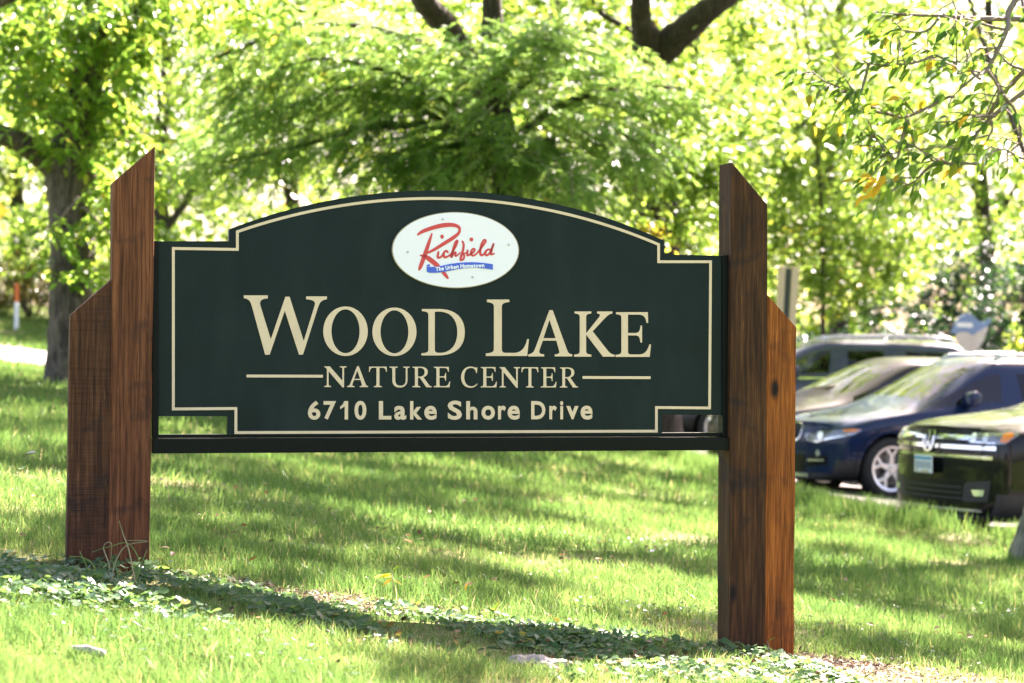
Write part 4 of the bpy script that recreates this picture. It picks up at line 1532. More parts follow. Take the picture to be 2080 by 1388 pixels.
def grass(name, d0, d1, dens, h, w, levels, margin=.7):
    area = []
    n = int(dens * (d1 - d0) * ((.4236 * (d0 + d1) / 2) + 2 * margin))
    y = np.sqrt(rng.uniform(d0 * d0, d1 * d1, n))
    x = rng.uniform(-1, 1, n) * (.2118 * y + margin)
    keep = ~inside(LOT, x, y) & ~inside(ROAD, x, y)
    u, d = sign_uv(x, y)
    keep &= ~((d > -.06) & (d < .14) & (((u > -1.86) & (u < -1.50)) | ((u > .91) & (u < 1.20))))
    b = bare_sunpatch_np(x, y)
    keep &= rng.uniform(0, 1, n) > b * .93
    cv = cover_np(x, y)
    keep &= rng.uniform(0, 1, n) > cv * .38
    cl = vnoise(x, y, 5.0) * .5 + vnoise(x + 9, y, 13.0) * .5
    keep &= rng.uniform(-.9, .7, n) < cl + .45
    x, y, cl, b, cv = x[keep], y[keep], cl[keep], b[keep], cv[keep]
    n = len(x)
    z = ground_np(x, y)
    hh = h * rng.uniform(.55, 1.25, n) * (1 + .35 * cl) * (1 - .5 * b)
    hh *= np.where(cv > .3, .85, 1.0)
    a = rng.uniform(0, 2 * np.pi, n)
    lean = rng.uniform(.05, .85, n)
    lying = rng.uniform(0, 1, n) < .10
    lean[lying] = rng.uniform(1.6, 3.0, lying.sum())
    dx, dy = np.cos(a) * lean, np.sin(a) * lean
    f = rng.uniform(0, 2 * np.pi, n)
    wx, wy = np.cos(f) * w * .5, np.sin(f) * w * .5
    ww = rng.uniform(.7, 1.3, n)
    rows = []
    lv = np.linspace(0, 1, levels + 1)
    for t in lv:
        k = (1 - t ** 1.6) * .92 + .08
        px, py, pz = x + dx * hh * t * t, y + dy * hh * t * t, z - .005 + hh * t * np.maximum(.12, 1 - .28 * lean * t)
        rows.append(np.stack([px - wx * k * ww, py - wy * k * ww, pz], 1))
        rows.append(np.stack([px + wx * k * ww, py + wy * k * ww, pz], 1))
    V = np.stack(rows, 1).reshape(-1, 3)
    k2 = 2 * (levels + 1)
    Q = np.array([(2 * i, 2 * i + 1, 2 * i + 3, 2 * i + 2) for i in range(levels)])
    q = (Q[None] + (np.arange(n) * k2)[:, None, None]).reshape(-1, 4)
    tint = np.clip(.42 + .16 * vnoise(x, y, 2.1) + rng.normal(0, .16, n) + b * .25, 0, .9)
    dry = rng.uniform(0, 1, n) < .035 + .3 * b
    tint[dry] = rng.uniform(.9, 1, dry.sum())
    GR.append((V, q, np.repeat(tint, k2)))


grass('grass', 5.6, 10.2, 7600, .066, .0036, 2)
grass('grass', 10.2, 13.5, 4600, .070, .0046, 2)
grass('grass', 13.5, 21, 1700, .085, .0085, 1)
grass('grass', 21, 36, 420, .10, .016, 1)
grass('grass', 36, 62, 90, .13, .035, 1, 3.0)

_o = np.cumsum([0] + [len(v_) for v_, _, _ in GR])
np_obj('grass', np_mesh('grass', np.concatenate([a_[0] for a_ in GR]), np.concatenate([a_[1] + k_ for a_, k_ in zip(GR, _o)]), M_grass, np.concatenate([a_[2] for a_ in GR])), kind='stuff')


def edge_fringe():
    """uncut taller grass along the edge of the car park"""
    pts = [(2.0, 33.0), (2.5, 28.2), (3.2, 21.3), (3.9, 20.2), (4.6, 19.5), (5.6, 18.9)]
    X, Y = [], []
    for (x0, y0), (x1, y1) in zip(pts[:-1], pts[1:]):
        L_ = math.hypot(x1 - x0, y1 - y0)
        n = int(L_ * 1700)
        t = rng.uniform(0, 1, n)
        X.append(x0 + (x1 - x0) * t + rng.normal(-.08, .10, n))
        Y.append(y0 + (y1 - y0) * t + rng.normal(-.18, .18, n))
    x, y = np.concatenate(X), np.concatenate(Y)
    k = rng.uniform(-.6, .8, len(x)) < vnoise(x, y, 3.0) + .25
    x, y = x[k], y[k]
    n = len(x)
    a = rng.uniform(0, 6.283, n)
    D = np.stack([np.cos(a) * .3, np.sin(a) * .3, np.ones(n)], 1)
    N = np.stack([np.cos(a + 1.57), np.sin(a + 1.57), np.zeros(n)], 1)
    P = np.stack([x, y, ground_np(x, y)], 1)
    Ln = rng.uniform(.08, .24, n)
    np_obj('tall_grass', leaf_mesh('tall_grass', P, unit(D), N, Ln, np.full(n, .008), np.clip(rng.normal(.4, .18, n), 0, .95), M_grass, 'dia'), kind='stuff')


edge_fringe()


def ground_cover():
    n = 46000
    u = rng.uniform(-2.5, 1.25, n)
    d = rng.uniform(-1.75, .14, n)
    x = SGN_O.x + u * s_u.x + d * s_n.x
    y = SGN_O.y + u * s_u.y + d * s_n.y
    c = cover_np(x, y)
    k = rng.uniform(0, 1, n) < c * np.clip(.34 + .7 * vnoise(x, y, 6.0) + .25 * vnoise(x, y, 17.0), 0, 1) * np.where(d > -.02, .3, 1)
    k &= ~((d > -.055) & (((u > -1.86) & (u < -1.50)) | ((u > .91) & (u < 1.20))))
    x, y, u = x[k], y[k], u[k]
    n = len(x)
    z = ground_np(x, y) + rng.uniform(.008, .040, n) * (1 + .4 * vnoise(x, y, 7)) + .03 * np.exp(-((u + 1.7) / .4) ** 2)
    a = rng.uniform(0, 6.283, n)
    D = np.stack([np.cos(a), np.sin(a), rng.normal(-.1, .25, n)], 1)
    N = np.stack([rng.normal(0, .45, n), rng.normal(-.25, .45, n), np.ones(n)], 1)
    Ln = .013 + .030 * rng.uniform(0, 1, n) ** 1.7
    np_obj('ground_ivy', leaf_mesh('ground_ivy', np.stack([x, y, z], 1), unit(D), unit(N), Ln, Ln * 1.02, np.clip(rng.normal(.45, .2, n), 0, 1), M_cover, 'round'), kind='stuff')


ground_cover()


def clover():
    """clover patches and small weeds in the lawn"""
    n = 8500
    y = np.sqrt(rng.uniform(7.5 ** 2, 17.0 ** 2, n))
    x = rng.uniform(-1, 1, n) * (.2118 * y + .6)
    k = (vnoise(x + 3, y, 1.7) + .6 * vnoise(x, y + 5, 4.3)) > .55
    k &= cover_np(x, y) < .3
    u, d = sign_uv(x, y)
    k &= ~((np.abs(d - .04) < .12) & (((u > -1.88) & (u < -1.48)) | ((u > .89) & (u < 1.22))))
    x, y = x[k], y[k]
    n = len(x)
    z = ground_np(x, y) + rng.uniform(.03, .065, n)
    P = np.repeat(np.stack([x, y, z], 1), 3, 0)
    a = np.repeat(rng.uniform(0, 6.283, n), 3) + np.tile([0, 2.09, 4.19], n)
    D = np.stack([np.cos(a), np.sin(a), rng.normal(.1, .15, 3 * n)], 1)
    N = np.stack([rng.normal(0, .2, 3 * n), rng.normal(-.1, .2, 3 * n), np.ones(3 * n)], 1)
    Ln = np.repeat(rng.uniform(.009, .017, n), 3)
    np_obj('clover', leaf_mesh('clover', P, unit(D), unit(N), Ln, Ln * .95, np.clip(rng.normal(.15, .15, 3 * n), 0, .6), M_cover, 'round'), kind='stuff')


clover()


# ------------------------------------------------------------------ parked cars
def paint(name, col, flake=0.0):
    m = simple(name, col, 0.30, metal=flake, coat=0.7, spec=0.1)
    m.node_tree.nodes['Principled BSDF'].inputs['Coat IOR'].default_value = 1.4
    return m


M_tyre = simple('tyre_rubber', (0.012, 0.012, 0.012), 0.8, noise=.3, nscale=60)
M_rim = simple('silver_alloy', (0.62, 0.62, 0.63), 0.28, metal=.85)
M_rimdark = simple('wheel_inner', (0.03, 0.03, 0.03), 0.6)
M_disc = simple('brake_disc', (0.25, 0.24, 0.23), 0.4, metal=.8)
M_clad = simple('black_cladding', (0.018, 0.018, 0.019), 0.55, noise=.2, nscale=50)
M_well = simple('wheel_well', (0.006, 0.006, 0.006), 0.9)
M_chrome = simple('chrome', (0.80, 0.80, 0.80), 0.08, metal=1.0)
M_gloss = simple('gloss_black', (0.004, 0.004, 0.005), 0.3, spec=.2)
M_lens = simple('headlight_housing', (0.20, 0.21, 0.22), 0.12, metal=.6, coat=1.0)
M_lamp = simple('lamp_reflector', (0.85, 0.87, 0.90), 0.1, metal=.7, coat=1.0)
M_amber = simple('amber_lens', (0.75, 0.20, 0.02), 0.2, coat=1.0)
M_redlens = simple('red_lens', (0.45, 0.01, 0.01), 0.2, coat=1.0)
M_plate = simple('plate_white', (0.62, 0.68, 0.70), 0.4)
M_plateblue = simple('plate_blue_band', (0.05, 0.27, 0.42), 0.4)
M_platedark = simple('plate_print', (0.16, 0.22, 0.27), 0.5)
M_seat = simple('seat_fabric', (0.05, 0.05, 0.052), 0.8, noise=.2)
M_seatpale = simple('seat_pale', (0.30, 0.28, 0.25), 0.8, noise=.2)
M_silver = simple('silver_trim', (0.55, 0.56, 0.57), 0.25, metal=.9)


def glassmat(name, tint, refl=1.0):
    m = bpy.data.materials.new(name)
    m.use_nodes = True
    N, L = m.node_tree.nodes, m.node_tree.links
    N.remove(N['Principled BSDF'])
    tr = N.new('ShaderNodeBsdfTransparent')
    tr.inputs[0].default_value = (*tint, 1)
    gl = N.new('ShaderNodeBsdfGlossy')
    gl.inputs['Roughness'].default_value = 0.02
    fr = N.new('ShaderNodeFresnel')
    fr.inputs[0].default_value = 1.52
    ml = N.new('ShaderNodeMath')
    ml.operation = 'MULTIPLY'
    ml.inputs[1].default_value = 2.0 * refl
    ml.use_clamp = True
    L.new(fr.outputs[0], ml.inputs[0])
    mx = N.new('ShaderNodeMixShader')
    L.new(ml.outputs[0], mx.inputs[0])
    L.new(tr.outputs[0], mx.inputs[1])
    L.new(gl.outputs[0], mx.inputs[2])
    L.new(mx.outputs[0], N['Material Output'].inputs[0])
    return m


M_glass = glassmat('windscreen_glass', (0.62, 0.70, 0.66), .8)
M_tint = glassmat('tinted_glass', (0.06, 0.066, 0.07), .45)
M_sideglass = glassmat('side_glass', (0.30, 0.34, 0.33), .6)

GLASS_NAMES = {2: ('windshield', 'g'), 3: ('front_side_window', 'g'), 4: ('rear_side_window', 't'), 5: ('quarter_window', 't'), 6: ('rear_window', 't')}


def car_rings(s):
    hw, zb = s['hw'], s['zb']
    H, h0, h1 = s['H'], s['hood0'], s['hood1']
    b0, b1, b2 = s['belt0'], s['belt1'], s['belt2']
    L = s['L']
    cw, rf, bx, cx, dx, rx = s['cowl'], s['roof'], s['bx'], s['cx'], s['dx'], s['rx']
    tw = s.get('topw', .70)

    def low(w, zs, zlo=None):
        z0 = zb if zlo is None else zlo
        return [(.62 * w, z0), (.93 * w, z0 + .02), (.99 * w, z0 + .25), (w, .45 * (z0 + .25) + .55 * zs), (.985 * w, zs - .035), (.935 * w, zs + .015)]

    def hood(zc, wf=1.0):
        return [(.87 * hw * wf, zc - .045), (.74 * hw * wf, zc - .012), (.40 * hw * wf, zc + .012), (0, zc + .022)]
    bow = s.get('bow', .22)
    rows = []          # each: list of (x, y, z)

    def add(x, pts, xo=None):
        rows.append([(x + (xo[i] if xo else 0), p[0], p[1]) for i, p in enumerate(pts)])
    p = low(.93 * hw, h0 - .09, zb + .02) + hood(h0 - .02, .90)
    add(0, p, [bow * (q[0] / hw) ** 2.2 + (.0 if i < 4 else (.02 if i == 4 else .05 + .02 * (i > 5))) for i, q in enumerate(p)])
    p = low(.985 * hw, h0 - .06) + hood(h0 + .03, .96)
    add(.20, p, [bow * .8 * (q[0] / hw) ** 2 for q in p])
    add(.58, low(hw, b0) + hood(h0 + (h1 - h0) * .45))
    add(.58 + (cw - .58) * .5, low(hw, (b0 + b1) / 2) + hood(h0 + (h1 - h0) * .78))
    p = low(hw, b1) + [(.89 * hw, h1 - .02), (.80 * hw, h1), (.42 * hw, h1 + .03), (0, h1 + .04)]
    add(cw, p, [.03, .03, .03, .05, .08, .12, .10, .06, -.06, -.10])
    top = [(tw * hw + .03, H - .135), (tw * hw - .045, H - .05), (.36 * hw, H - .01), (0, H)]
    mid = cw + (rf - cw) * .62
    p = low(hw, b1 + .01) + top
    add(mid, p, [0, 0, 0, 0, 0, .06, rf + .13 - mid, rf + .05 - mid, rf - .03 - mid, rf - .05 - mid])

    def roofpt(d):
        return [(tw * hw + .035, H - .115 + d), (tw * hw - .035, H - .035 + d), (.36 * hw, H + .012 + d), (0, H + .022 + d)]
    for x, bz, d in ((bx - .05, b1 + .02, 0), (bx + .06, b1 + .02, 0), (cx - .06, .5 * (b1 + b2), -.005), (cx + .07, .5 * (b1 + b2), -.01), (dx, b2, -.035)):
        add(x, low(hw, bz) + roofpt(d))
    p = low(.985 * hw, b2) + roofpt(-.06)
    add(rx, p, [.10, .10, .10, .10, .08, .02, 0, 0, .03, .05])
    zr = s['rear_sill']
    p = low(.965 * hw, b2 - .02) + [(.84 * hw, zr - .01), (.74 * hw, zr), (.38 * hw, zr + .02), (0, zr + .02)]
    add(L - .14, p)
    p = low(.90 * hw, b2 - .08, zb + .04) + [(.78 * hw, zr - .10), (.68 * hw, zr - .09), (.36 * hw, zr - .08), (0, zr - .08)]
    add(L, p, [-.10 * (q[0] / hw) ** 2 for q in p])
    return rows


def car_shell(s):
    rows = car_rings(s)
    bm = bmesh.new()
    n = len(rows)
    Lv, Rv = [], []
    for r in rows:
        l = [bm.verts.new((x, -y, z)) for x, y, z in r]
        rr = [bm.verts.new((x, y, z)) for x, y, z in r[:-1]] + [l[-1]]
        Lv.append(l)
        Rv.append(rr)

    def mat_of(i, j):
        if j <= 1:
            return 1
        if i == 4:
            return 2 if j >= 7 else (3 if j == 5 else 0)
        if j == 5:
            if i == 5:
                return 3
            if i == 7:
                return 4
            if i == 9:
                return 5
        if i == 11 and j >= 7:
            return 6
        return 0
    for i in range(n - 1):
        for j in range(9):
            for V, flip in ((Lv, False), (Rv, True)):
                q = [V[i][j], V[i + 1][j], V[i + 1][j + 1], V[i][j + 1]]
                f = bm.faces.new(q if flip else q[::-1])
                f.material_index = mat_of(i, j)
                f.smooth = True
        f = bm.faces.new([Lv[i][0], Lv[i + 1][0], Rv[i + 1][0], Rv[i][0]])
        f.material_index = 1
    # front and rear caps, bowed columns
    for i, sg in ((0, -1), (n - 1, 1)):
        cols = []
        K = 5
        for j in range(9):
            a, b = Lv[i][j], Rv[i][j]
            row = [a]
            for k in range(1, K):
                t = k / K
                y = a.co.y + (b.co.y - a.co.y) * t
                q = 1 - (2 * t - 1) ** 2
                dep = (s.get('bow', .22) if i == 0 else .10) * (abs(a.co.y) / s['hw']) ** 2 * q
                row.append(bm.verts.new((a.co.x + sg * dep, y, a.co.z)))
            row.append(b)
            cols.append(row)
        for j in range(8):
            for k in range(K):
                f = bm.faces.new([cols[j][k], cols[j][k + 1], cols[j + 1][k + 1], cols[j + 1][k]])
                f.smooth = True
                f.material_index = 1 if j == 0 else 0
        for k in range(K):
            f = bm.faces.new([cols[8][k], cols[8][k + 1], Lv[i][9]])
            f.smooth = True
        # the bottom row of the cap also closes the underside
        f = bm.faces.new(cols[0][::-1])
        f.material_index = 1
    bmesh.ops.recalc_face_normals(bm, faces=bm.faces)
    me = bpy.data.meshes.new('car_shell')
    bm.to_mesh(me)
    bm.free()
    return me


def eval_mesh(o):
    dg = bpy.context.evaluated_depsgraph_get()
    return bpy.data.meshes.new_from_object(o.evaluated_get(dg), preserve_all_data_layers=True, depsgraph=dg)


def make_wheel(kind, r, parent, pos, side):
    """tyre with its rim as a child; side -1 = the -Y flank"""
    w = .235
    t = MB()
    rr = r * .70
    t.lathe([(rr, -w / 2 + .02), (rr + .02, -w / 2), (r - .035, -w / 2 - .004), (r - .008, -w / 2 + .02), (r, -w / 2 + .055), (r, w / 2 - .055), (r - .008, w / 2 - .02), (r - .035, w / 2 + .004), (rr + .02, w / 2), (rr, w / 2 - .02)], 40)
    o = t.build('wheel', M_tyre, parent, True)
    o.location = pos
    if side > 0:
        o.rotation_euler = (0, 0, math.pi)
    b = MB()
    b.lathe([(rr + .012, -w / 2 + .004), (rr + .010, -w / 2 - .006), (rr - .022, -w / 2 + .002), (rr - .03, -w / 2 + .04), (rr - .035, w / 2 - .02), (rr, w / 2 - .02)], 40)
    y0, y1 = -w / 2 + .002, -w / 2 + .045
    for k in range(5):
        a = 2 * math.pi * k / 5 + .3
        ca, sa = math.cos(a), math.sin(a)

        def pt(u, v, d):
            return (u * ca - v * sa, d + .02 * (1 - u / rr), u * sa + v * ca)
        if kind == 'y':
            polys = [[(.03, -.036), (.15, -.022), (.15, .022), (.03, .036)],
                     [(.135, -.022), (rr - .01, -.098), (rr - .008, -.056), (.16, .004)], [(.135, .022), (.16, -.004), (rr - .008, .056), (rr - .01, .098)]]
        else:
            polys = [[(.03, -.045), (rr - .01, -.075), (rr - .008, -.018), (.10, -.006)], [(.03, .045), (.10, .006), (rr - .008, .018), (rr - .01, .075)]]
        for pl in polys:
            n = len(pl)
            vs = [pt(u, v, y0) for u, v in pl] + [pt(u, v, y1) for u, v in pl]
            b.add(vs, [tuple(range(n)), tuple(range(2 * n - 1, n - 1, -1))] + [(i, i + n, (i + 1) % n + n, (i + 1) % n) for i in range(n)])
    b.lathe([(.0001, -w / 2 + .008), (.045, -w / 2 + .010), (.062, -w / 2 + .03), (.062, -w / 2 + .07), (.0001, -w / 2 + .07)], 20)
    rim = b.build('rim', M_rim, o, False, .004)
    c = MB()
    c.lathe([(.0001, .0), (rr - .045, .0), (rr - .045, .02), (.0001, .02)], 32)
    d = c.build('brake_disc', M_disc, o, False)
    return o


def rbox(lo, hi, bev=.03):
    b = MB()
    b.box(lo, hi)
    return b


DUMMY = [bpy.data.materials.new('slot_%d' % i_) for i_ in range(8)]


def build_car(name, label, loc, rotz, s, M_body, group, wheel_kind='y', pale_seats=False, roof_rails=False):
    t = thing(name, label, 'car', loc, rotz, group)
    me = car_shell(s)
    slots = [M_body, M_clad, M_glass, M_sideglass, M_tint, M_tint, M_tint, M_well]
    for m in DUMMY:
        me.materials.append(m)
    o = bpy.data.objects.new('tmp_body', me)
    COL.objects.link(o)
    sub = o.modifiers.new('s', 'SUBSURF')
    sub.levels = sub.render_levels = 3
    cuts = []
    for x in (s['fo'], s['fo'] + s['wb']):
        for sg in (-1, 1):
            c = MB()
            k = 40
            R_ = s['arch']
            y0, y1 = sg * (s['hw'] + .3), sg * (s['hw'] - .34)
            ring = [(x + R_ * math.cos(2 * math.pi * j / k), s['wr'] + R_ * math.sin(2 * math.pi * j / k)) for j in range(k)]
            vs = [(a, y0, z) for a, z in ring] + [(a, y1, z) for a, z in ring]
            c.add(vs, [tuple(range(k)), tuple(range(2 * k - 1, k - 1, -1))] + [(j, j + k, (j + 1) % k + k, (j + 1) % k) for j in range(k)])
            co = c.build('tmp_cut', DUMMY[7])
            cuts.append(co)
            b = o.modifiers.new('b', 'BOOLEAN')
            b.object = co
            b.operation = 'DIFFERENCE'
            b.solver = 'EXACT'
            b.material_mode = 'TRANSFER'
    full = eval_mesh(o)
    for c in cuts:
        bpy.data.objects.remove(c)
    bpy.data.objects.remove(o)
    bm = bmesh.new()
    bm.from_mesh(full)
    bvh = BVHTree.FromBMesh(bm)
    # split by slot: glass slots keep their index because TRANSFER only appends
    for idx, nm in [(0, 'body'), (1, 'lower_cladding'), (2, 'windshield'), (3, 'front_side_window'), (4, 'rear_side_window'), (5, 'quarter_window'), (6, 'rear_window'), (7, 'wheel_well')]:
        xm = s['fo'] + s['wb'] / 2
        b2 = bm.copy()
        kill = [f for f in b2.faces if (f.material_index != idx if idx < 7 else f.material_index < 7)]
        bmesh.ops.delete(b2, geom=kill, context='FACES')
        if not b2.faces:
            b2.free()
            continue
        for f in b2.faces:
            f.material_index = 0
        both = [(nm, None)]
        if idx in (3, 4, 5):                      # one pane on each flank
            both = [(nm, -1), (nm, 1)]
        if idx == 7:
            both = [(nm, (a_, c_)) for a_ in (-1, 1) for c_ in (-1, 1)]
        for nn, sg in both:
            b3 = b2.copy()
            if idx == 7:
                bmesh.ops.delete(b3, geom=[f for f in b3.faces if f.calc_center_median().y * sg[1] < 0 or (f.calc_center_median().x - xm) * sg[0] < 0], context='FACES')
            elif sg is not None:
                bmesh.ops.delete(b3, geom=[f for f in b3.faces if f.calc_center_median().y * sg < 0], context='FACES')
            m3 = bpy.data.meshes.new(nn)
            b3.to_mesh(m3)
            b3.free()
            m3.materials.clear()
            m3.materials.append(slots[idx])
            m3.polygons.foreach_set('use_smooth', [idx != 7] * len(m3.polygons))
            m3.update()
            link(bpy.data.objects.new(nn, m3), t)
        b2.free()
    bm.free()
    for x in (s['fo'], s['fo'] + s['wb']):
        for sg in (-1, 1):
            make_wheel(wheel_kind, s['wr'], t, (x, sg * (s['hw'] - .13), s['wr']), sg)
    # inside: seats, dashboard, steering wheel
    Ms = M_seatpale if pale_seats else M_seat
    for x, ys in ((s['bx'] - .35, (-.37, .37)), (s['cx'] - .15, (-.40, .40))):
        for y in ys:
            b = MB()
            b.prism([(0, .42), (.48, .40), (.50, .50), (.62, 1.05), (.52, 1.08), (.40, .58), (0, .56)], lambda a, c_, d: (x - .45 + a, y + d, c_ + s.get('seat', 0)), -.25, .25)
            b.prism([(.56, 1.10), (.66, 1.10), (.68, 1.27), (.60, 1.28)], lambda a, c_, d: (x - .45 + a, y + d, c_ + s.get('seat', 0)), -.13, .13)
            b.build('seat', Ms, t, False, .03)
    b = MB()
    zc = s['hood1']
    b.prism([(0, zc - .35), (.45, zc - .35), (.50, zc - .12), (.40, zc - .03), (0, zc - .02)], lambda a, c_, d: (s['cowl'] + .28 + a, d, c_), -.66, .66)
    b.build('dashboard', M_seat, t, False, .03)
    b = MB()
    cyw, sx, sz = -.37, s['cowl'] + .86, zc - .02
    pts = [(sx + .08 * math.cos(q) * 1.0, cyw + .18 * math.sin(q), sz + .17 * math.cos(q)) for q in [2 * math.pi * i / 20 for i in range(21)]]
    b.tube(pts, .015, 6, cap=False)
    b.build('steering_wheel', M_clad, t, True)
    # mirrors
    for sg in (-1, 1):
        b = MB()
        k = 10
        mx0, my, mz = s['cowl'] + .50, s['hw'] + .03, s['belt1'] + .06
        b.prism([(0, 0), (.10, -.02), (.17, .02), (.18, .13), (.10, .17), (.03, .13)], lambda a, c_, d: (mx0 + a, sg * (my + d), mz + c_), -.10, .10)
        b.build('mirror', M_body, t, True, .03)
    if roof_rails:
        for sg in (-1, 1):
            b = MB()
            x0, x1, yy, zz = s['roof'] + .25, s['rx'] - .15, sg * (s.get('topw', .7) * s['hw'] - .05), s['H'] + .035
            b.tube([(x0, yy, zz - .055), (x0 + .12, yy, zz), (x0 + .5, yy, zz + .012), ((x0 + x1) / 2, yy, zz + .018), (x1 - .5, yy, zz + .008), (x1 - .12, yy, zz - .01), (x1, yy, zz - .07)], .022, 8)
            b.build('roof_rail', M_silver, t, True)

    # ---- helper for trim that follows the body
    C0 = Vector((1.2, 0, 0))

    def proj_front(a, z):
        """a: degrees round the nose, positive towards the -Y flank"""
        q = R(a)
        d = Vector((math.cos(q), math.sin(q), 0))
        og = C0 - d * 4 + Vector((0, 0, z))
        h = bvh.ray_cast(og, d)
        return (h[0], h[1]) if h[0] is not None else (None, None)

    def proj_side(x, z):
        h = bvh.ray_cast(Vector((x, -4, z)), Vector((0, 1, 0)))
        return (h[0], h[1]) if h[0] is not None else (None, None)

    def patch(nm, polys, mat, off=.006, pr=proj_front, cell=.06, thick=None, parent=None):
        if polys and not isinstance(polys[0][0], (tuple, list)):
            polys = [polys]
        b_ = bmesh.new()
        k_ = 57.3 / 1.15 if pr is proj_front else 1.0
        for pl in polys:
            b_.faces.new([b_.verts.new((a / k_, z, 0)) for a, z in pl])
        bmesh.ops.triangulate(b_, faces=b_.faces[:])
        for _ in range(4):
            es = [e for e in b_.edges if e.calc_length() > cell]
            if not es:
                break
            bmesh.ops.subdivide_edges(b_, edges=es, cuts=1)
            bmesh.ops.triangulate(b_, faces=[f for f in b_.faces if len(f.verts) > 3])
        bound = [e for e in b_.edges if len(e.link_faces) == 1]
        inner = {}
        bad = []
        for v in b_.verts:
            hpt, nrm = pr(v.co.x * k_, v.co.y)
            if hpt is None:
                bad.append(v)
                continue
            if nrm.dot(hpt - Vector((1.5, 0, .6))) < 0:
                nrm = -nrm
            inner[v] = hpt - nrm * .012
            v.co = hpt + nrm * off
        low = {}
        for e in bound:
            a_, c_ = e.verts
            if a_ in bad or c_ in bad:
                continue
            for v in (a_, c_):
                if v not in low:
                    low[v] = b_.verts.new(inner[v])
            b_.faces.new([a_, c_, low[c_], low[a_]])
        if bad:
            bmesh.ops.delete(b_, geom=bad, context='VERTS')
        bmesh.ops.recalc_face_normals(b_, faces=b_.faces)
        m_ = bpy.data.meshes.new(nm)
        b_.to_mesh(m_)
        b_.free()
        m_.materials.append(mat)
        oo = bpy.data.objects.new(nm, m_)
        link(oo, parent if parent is not None else t)
        return oo

    def arch_ring(x, r0, r1, a0=-12, a1=192, mat=M_clad):
        n = 26
        pl = []
        for i in range(n):
            q0, q1 = R(a0 + (a1 - a0) * i / n), R(a0 + (a1 - a0) * (i + 1) / n)
            pl.append([(x + r0 * math.cos(q0), s['wr'] + r0 * math.sin(q0)), (x + r1 * math.cos(q0), s['wr'] + r1 * math.sin(q0)), (x + r1 * math.cos(q1), s['wr'] + r1 * math.sin(q1)), (x + r0 * math.cos(q1), s['wr'] + r0 * math.sin(q1))])
        bq = MB()
        for pg in pl:
            vs = []
            for a, z in pg:
                h, nn = proj_side(a, z)
                vs.append(None if h is None else (h.x, h.y - .012, h.z))
            if None in vs:
                continue
            bq.add(vs + [(v[0], v[1] + .03, v[2]) for v in vs], [(0, 1, 2, 3), (1, 5, 6, 2), (0, 3, 7, 4)])
        if bq.v:
            bq.build('arch_trim', mat, t)
    return t, patch, proj_front, proj_side, arch_ring


def ya(y):
    return math.degrees(math.atan2(y, 1.2))


def quadp(y0, z0, y1, z1):
    return [(ya(y0), z0), (ya(y1), z0), (ya(y1), z1), (ya(y0), z1)]


def lot_z(x, y):
    return g(x, y) + .02


GRP = 'cars parked beside the lawn'

# --- dark blue compact crossover
s1 = dict(L=4.45, hw=.91, H=1.60, zb=.19, hood0=.88, hood1=1.05, belt0=.90, belt1=1.00, belt2=1.08, cowl=1.26, roof=2.12, bx=2.45, cx=3.25, dx=3.85, rx=4.10, rear_sill=1.12, fo=.86, wb=2.67, wr=.352, arch=.40, bow=.24, seat=.08)
Fx, Fy = 3.15, 27.64
M_navy = paint('navy_blue_paint', (0.0035, 0.015, 0.052))
t, patch, pf, ps, arch = build_car('blue_car', 'dark blue crossover with a silver five spoke wheel, just right of the right post', (Fx, Fy, lot_z(Fx + 1.5, Fy)), R(21), s1, M_navy, GRP, 'y', roof_rails=True)
arch(.86, .395, .455)
arch(.86 + 2.67, .395, .455)


def kidney(c, w, h, z):
    return [(ya(c + w * math.cos(q) * (1 if abs(math.cos(q)) < .8 else .96)), z + h * math.copysign(abs(math.sin(q)) ** .75, math.sin(q))) for q in [2 * math.pi * i / 24 for i in range(24)]]


for c in (-.155, .155):
    k = patch('kidney_grille', kidney(c, .145, .115, .755), M_chrome, .014)
    patch('grille_recess', kidney(c, .122, .096, .755), M_well, .018, parent=k)
    for j in range(7):
        y = c - .096 + j * .032
        hh = .085 * math.sqrt(max(.15, 1 - ((y - c) / .12) ** 2))
        patch('slat', quadp(y - .006, .755 - hh, y + .006, .755 + hh), M_clad, .026, parent=k)
for sg in (1, -1):
    hl = [(sg * ya(.36), .70), (sg * ya(.42), .655), (sg * ya(.60), .64), (sg * ya(.78), .68), (sg * 47, .735), (sg * 51, .79), (sg * 47, .80), (sg * 40, .79), (sg * ya(.75), .775), (sg * ya(.45), .745), (sg * ya(.38), .735)]
    h = patch('headlight', hl, M_lens, .008, cell=.045)
    patch('headlight_rim', [(sg * ya(.40), .675), (sg * ya(.60), .655), (sg * ya(.78), .69), (sg * 46, .74), (sg * 45, .728), (sg * ya(.78), .672), (sg * ya(.60), .637), (sg * ya(.42), .652)], M_lamp, .013, parent=h)
    for cc, rr_ in ((.50, .036), (.66, .050)):
        patch('lamp', [(sg * ya(cc + rr_ * math.cos(q)), .70 + rr_ * math.sin(q) * .9 + (cc - .5) * .12) for q in [math.pi * i / 8 for i in range(16)]], M_lamp, .015, parent=h)
    patch('turn_signal', [(sg * 42.5, .762), (sg * 47, .765), (sg * 50, .785), (sg * 46.5, .795), (sg * 41.5, .785)], M_amber, .013, parent=h)
    patch('fog_lamp', [(sg * ya(.62 + .035 * math.cos(q)), .52 + .035 * math.sin(q)) for q in [math.pi * i / 8 for i in range(16)]], M_lamp, .012)
    patch('bumper_strip', [(sg * ya(.44), .425), (sg * ya(.74), .435), (sg * ya(.74), .455), (sg * ya(.44), .45)], M_silver, .016)
    patch('air_intake', [(sg * ya(.42), .36), (sg * ya(.80), .40), (sg * ya(.78), .50), (sg * ya(.44), .49)], M_gloss, .008)
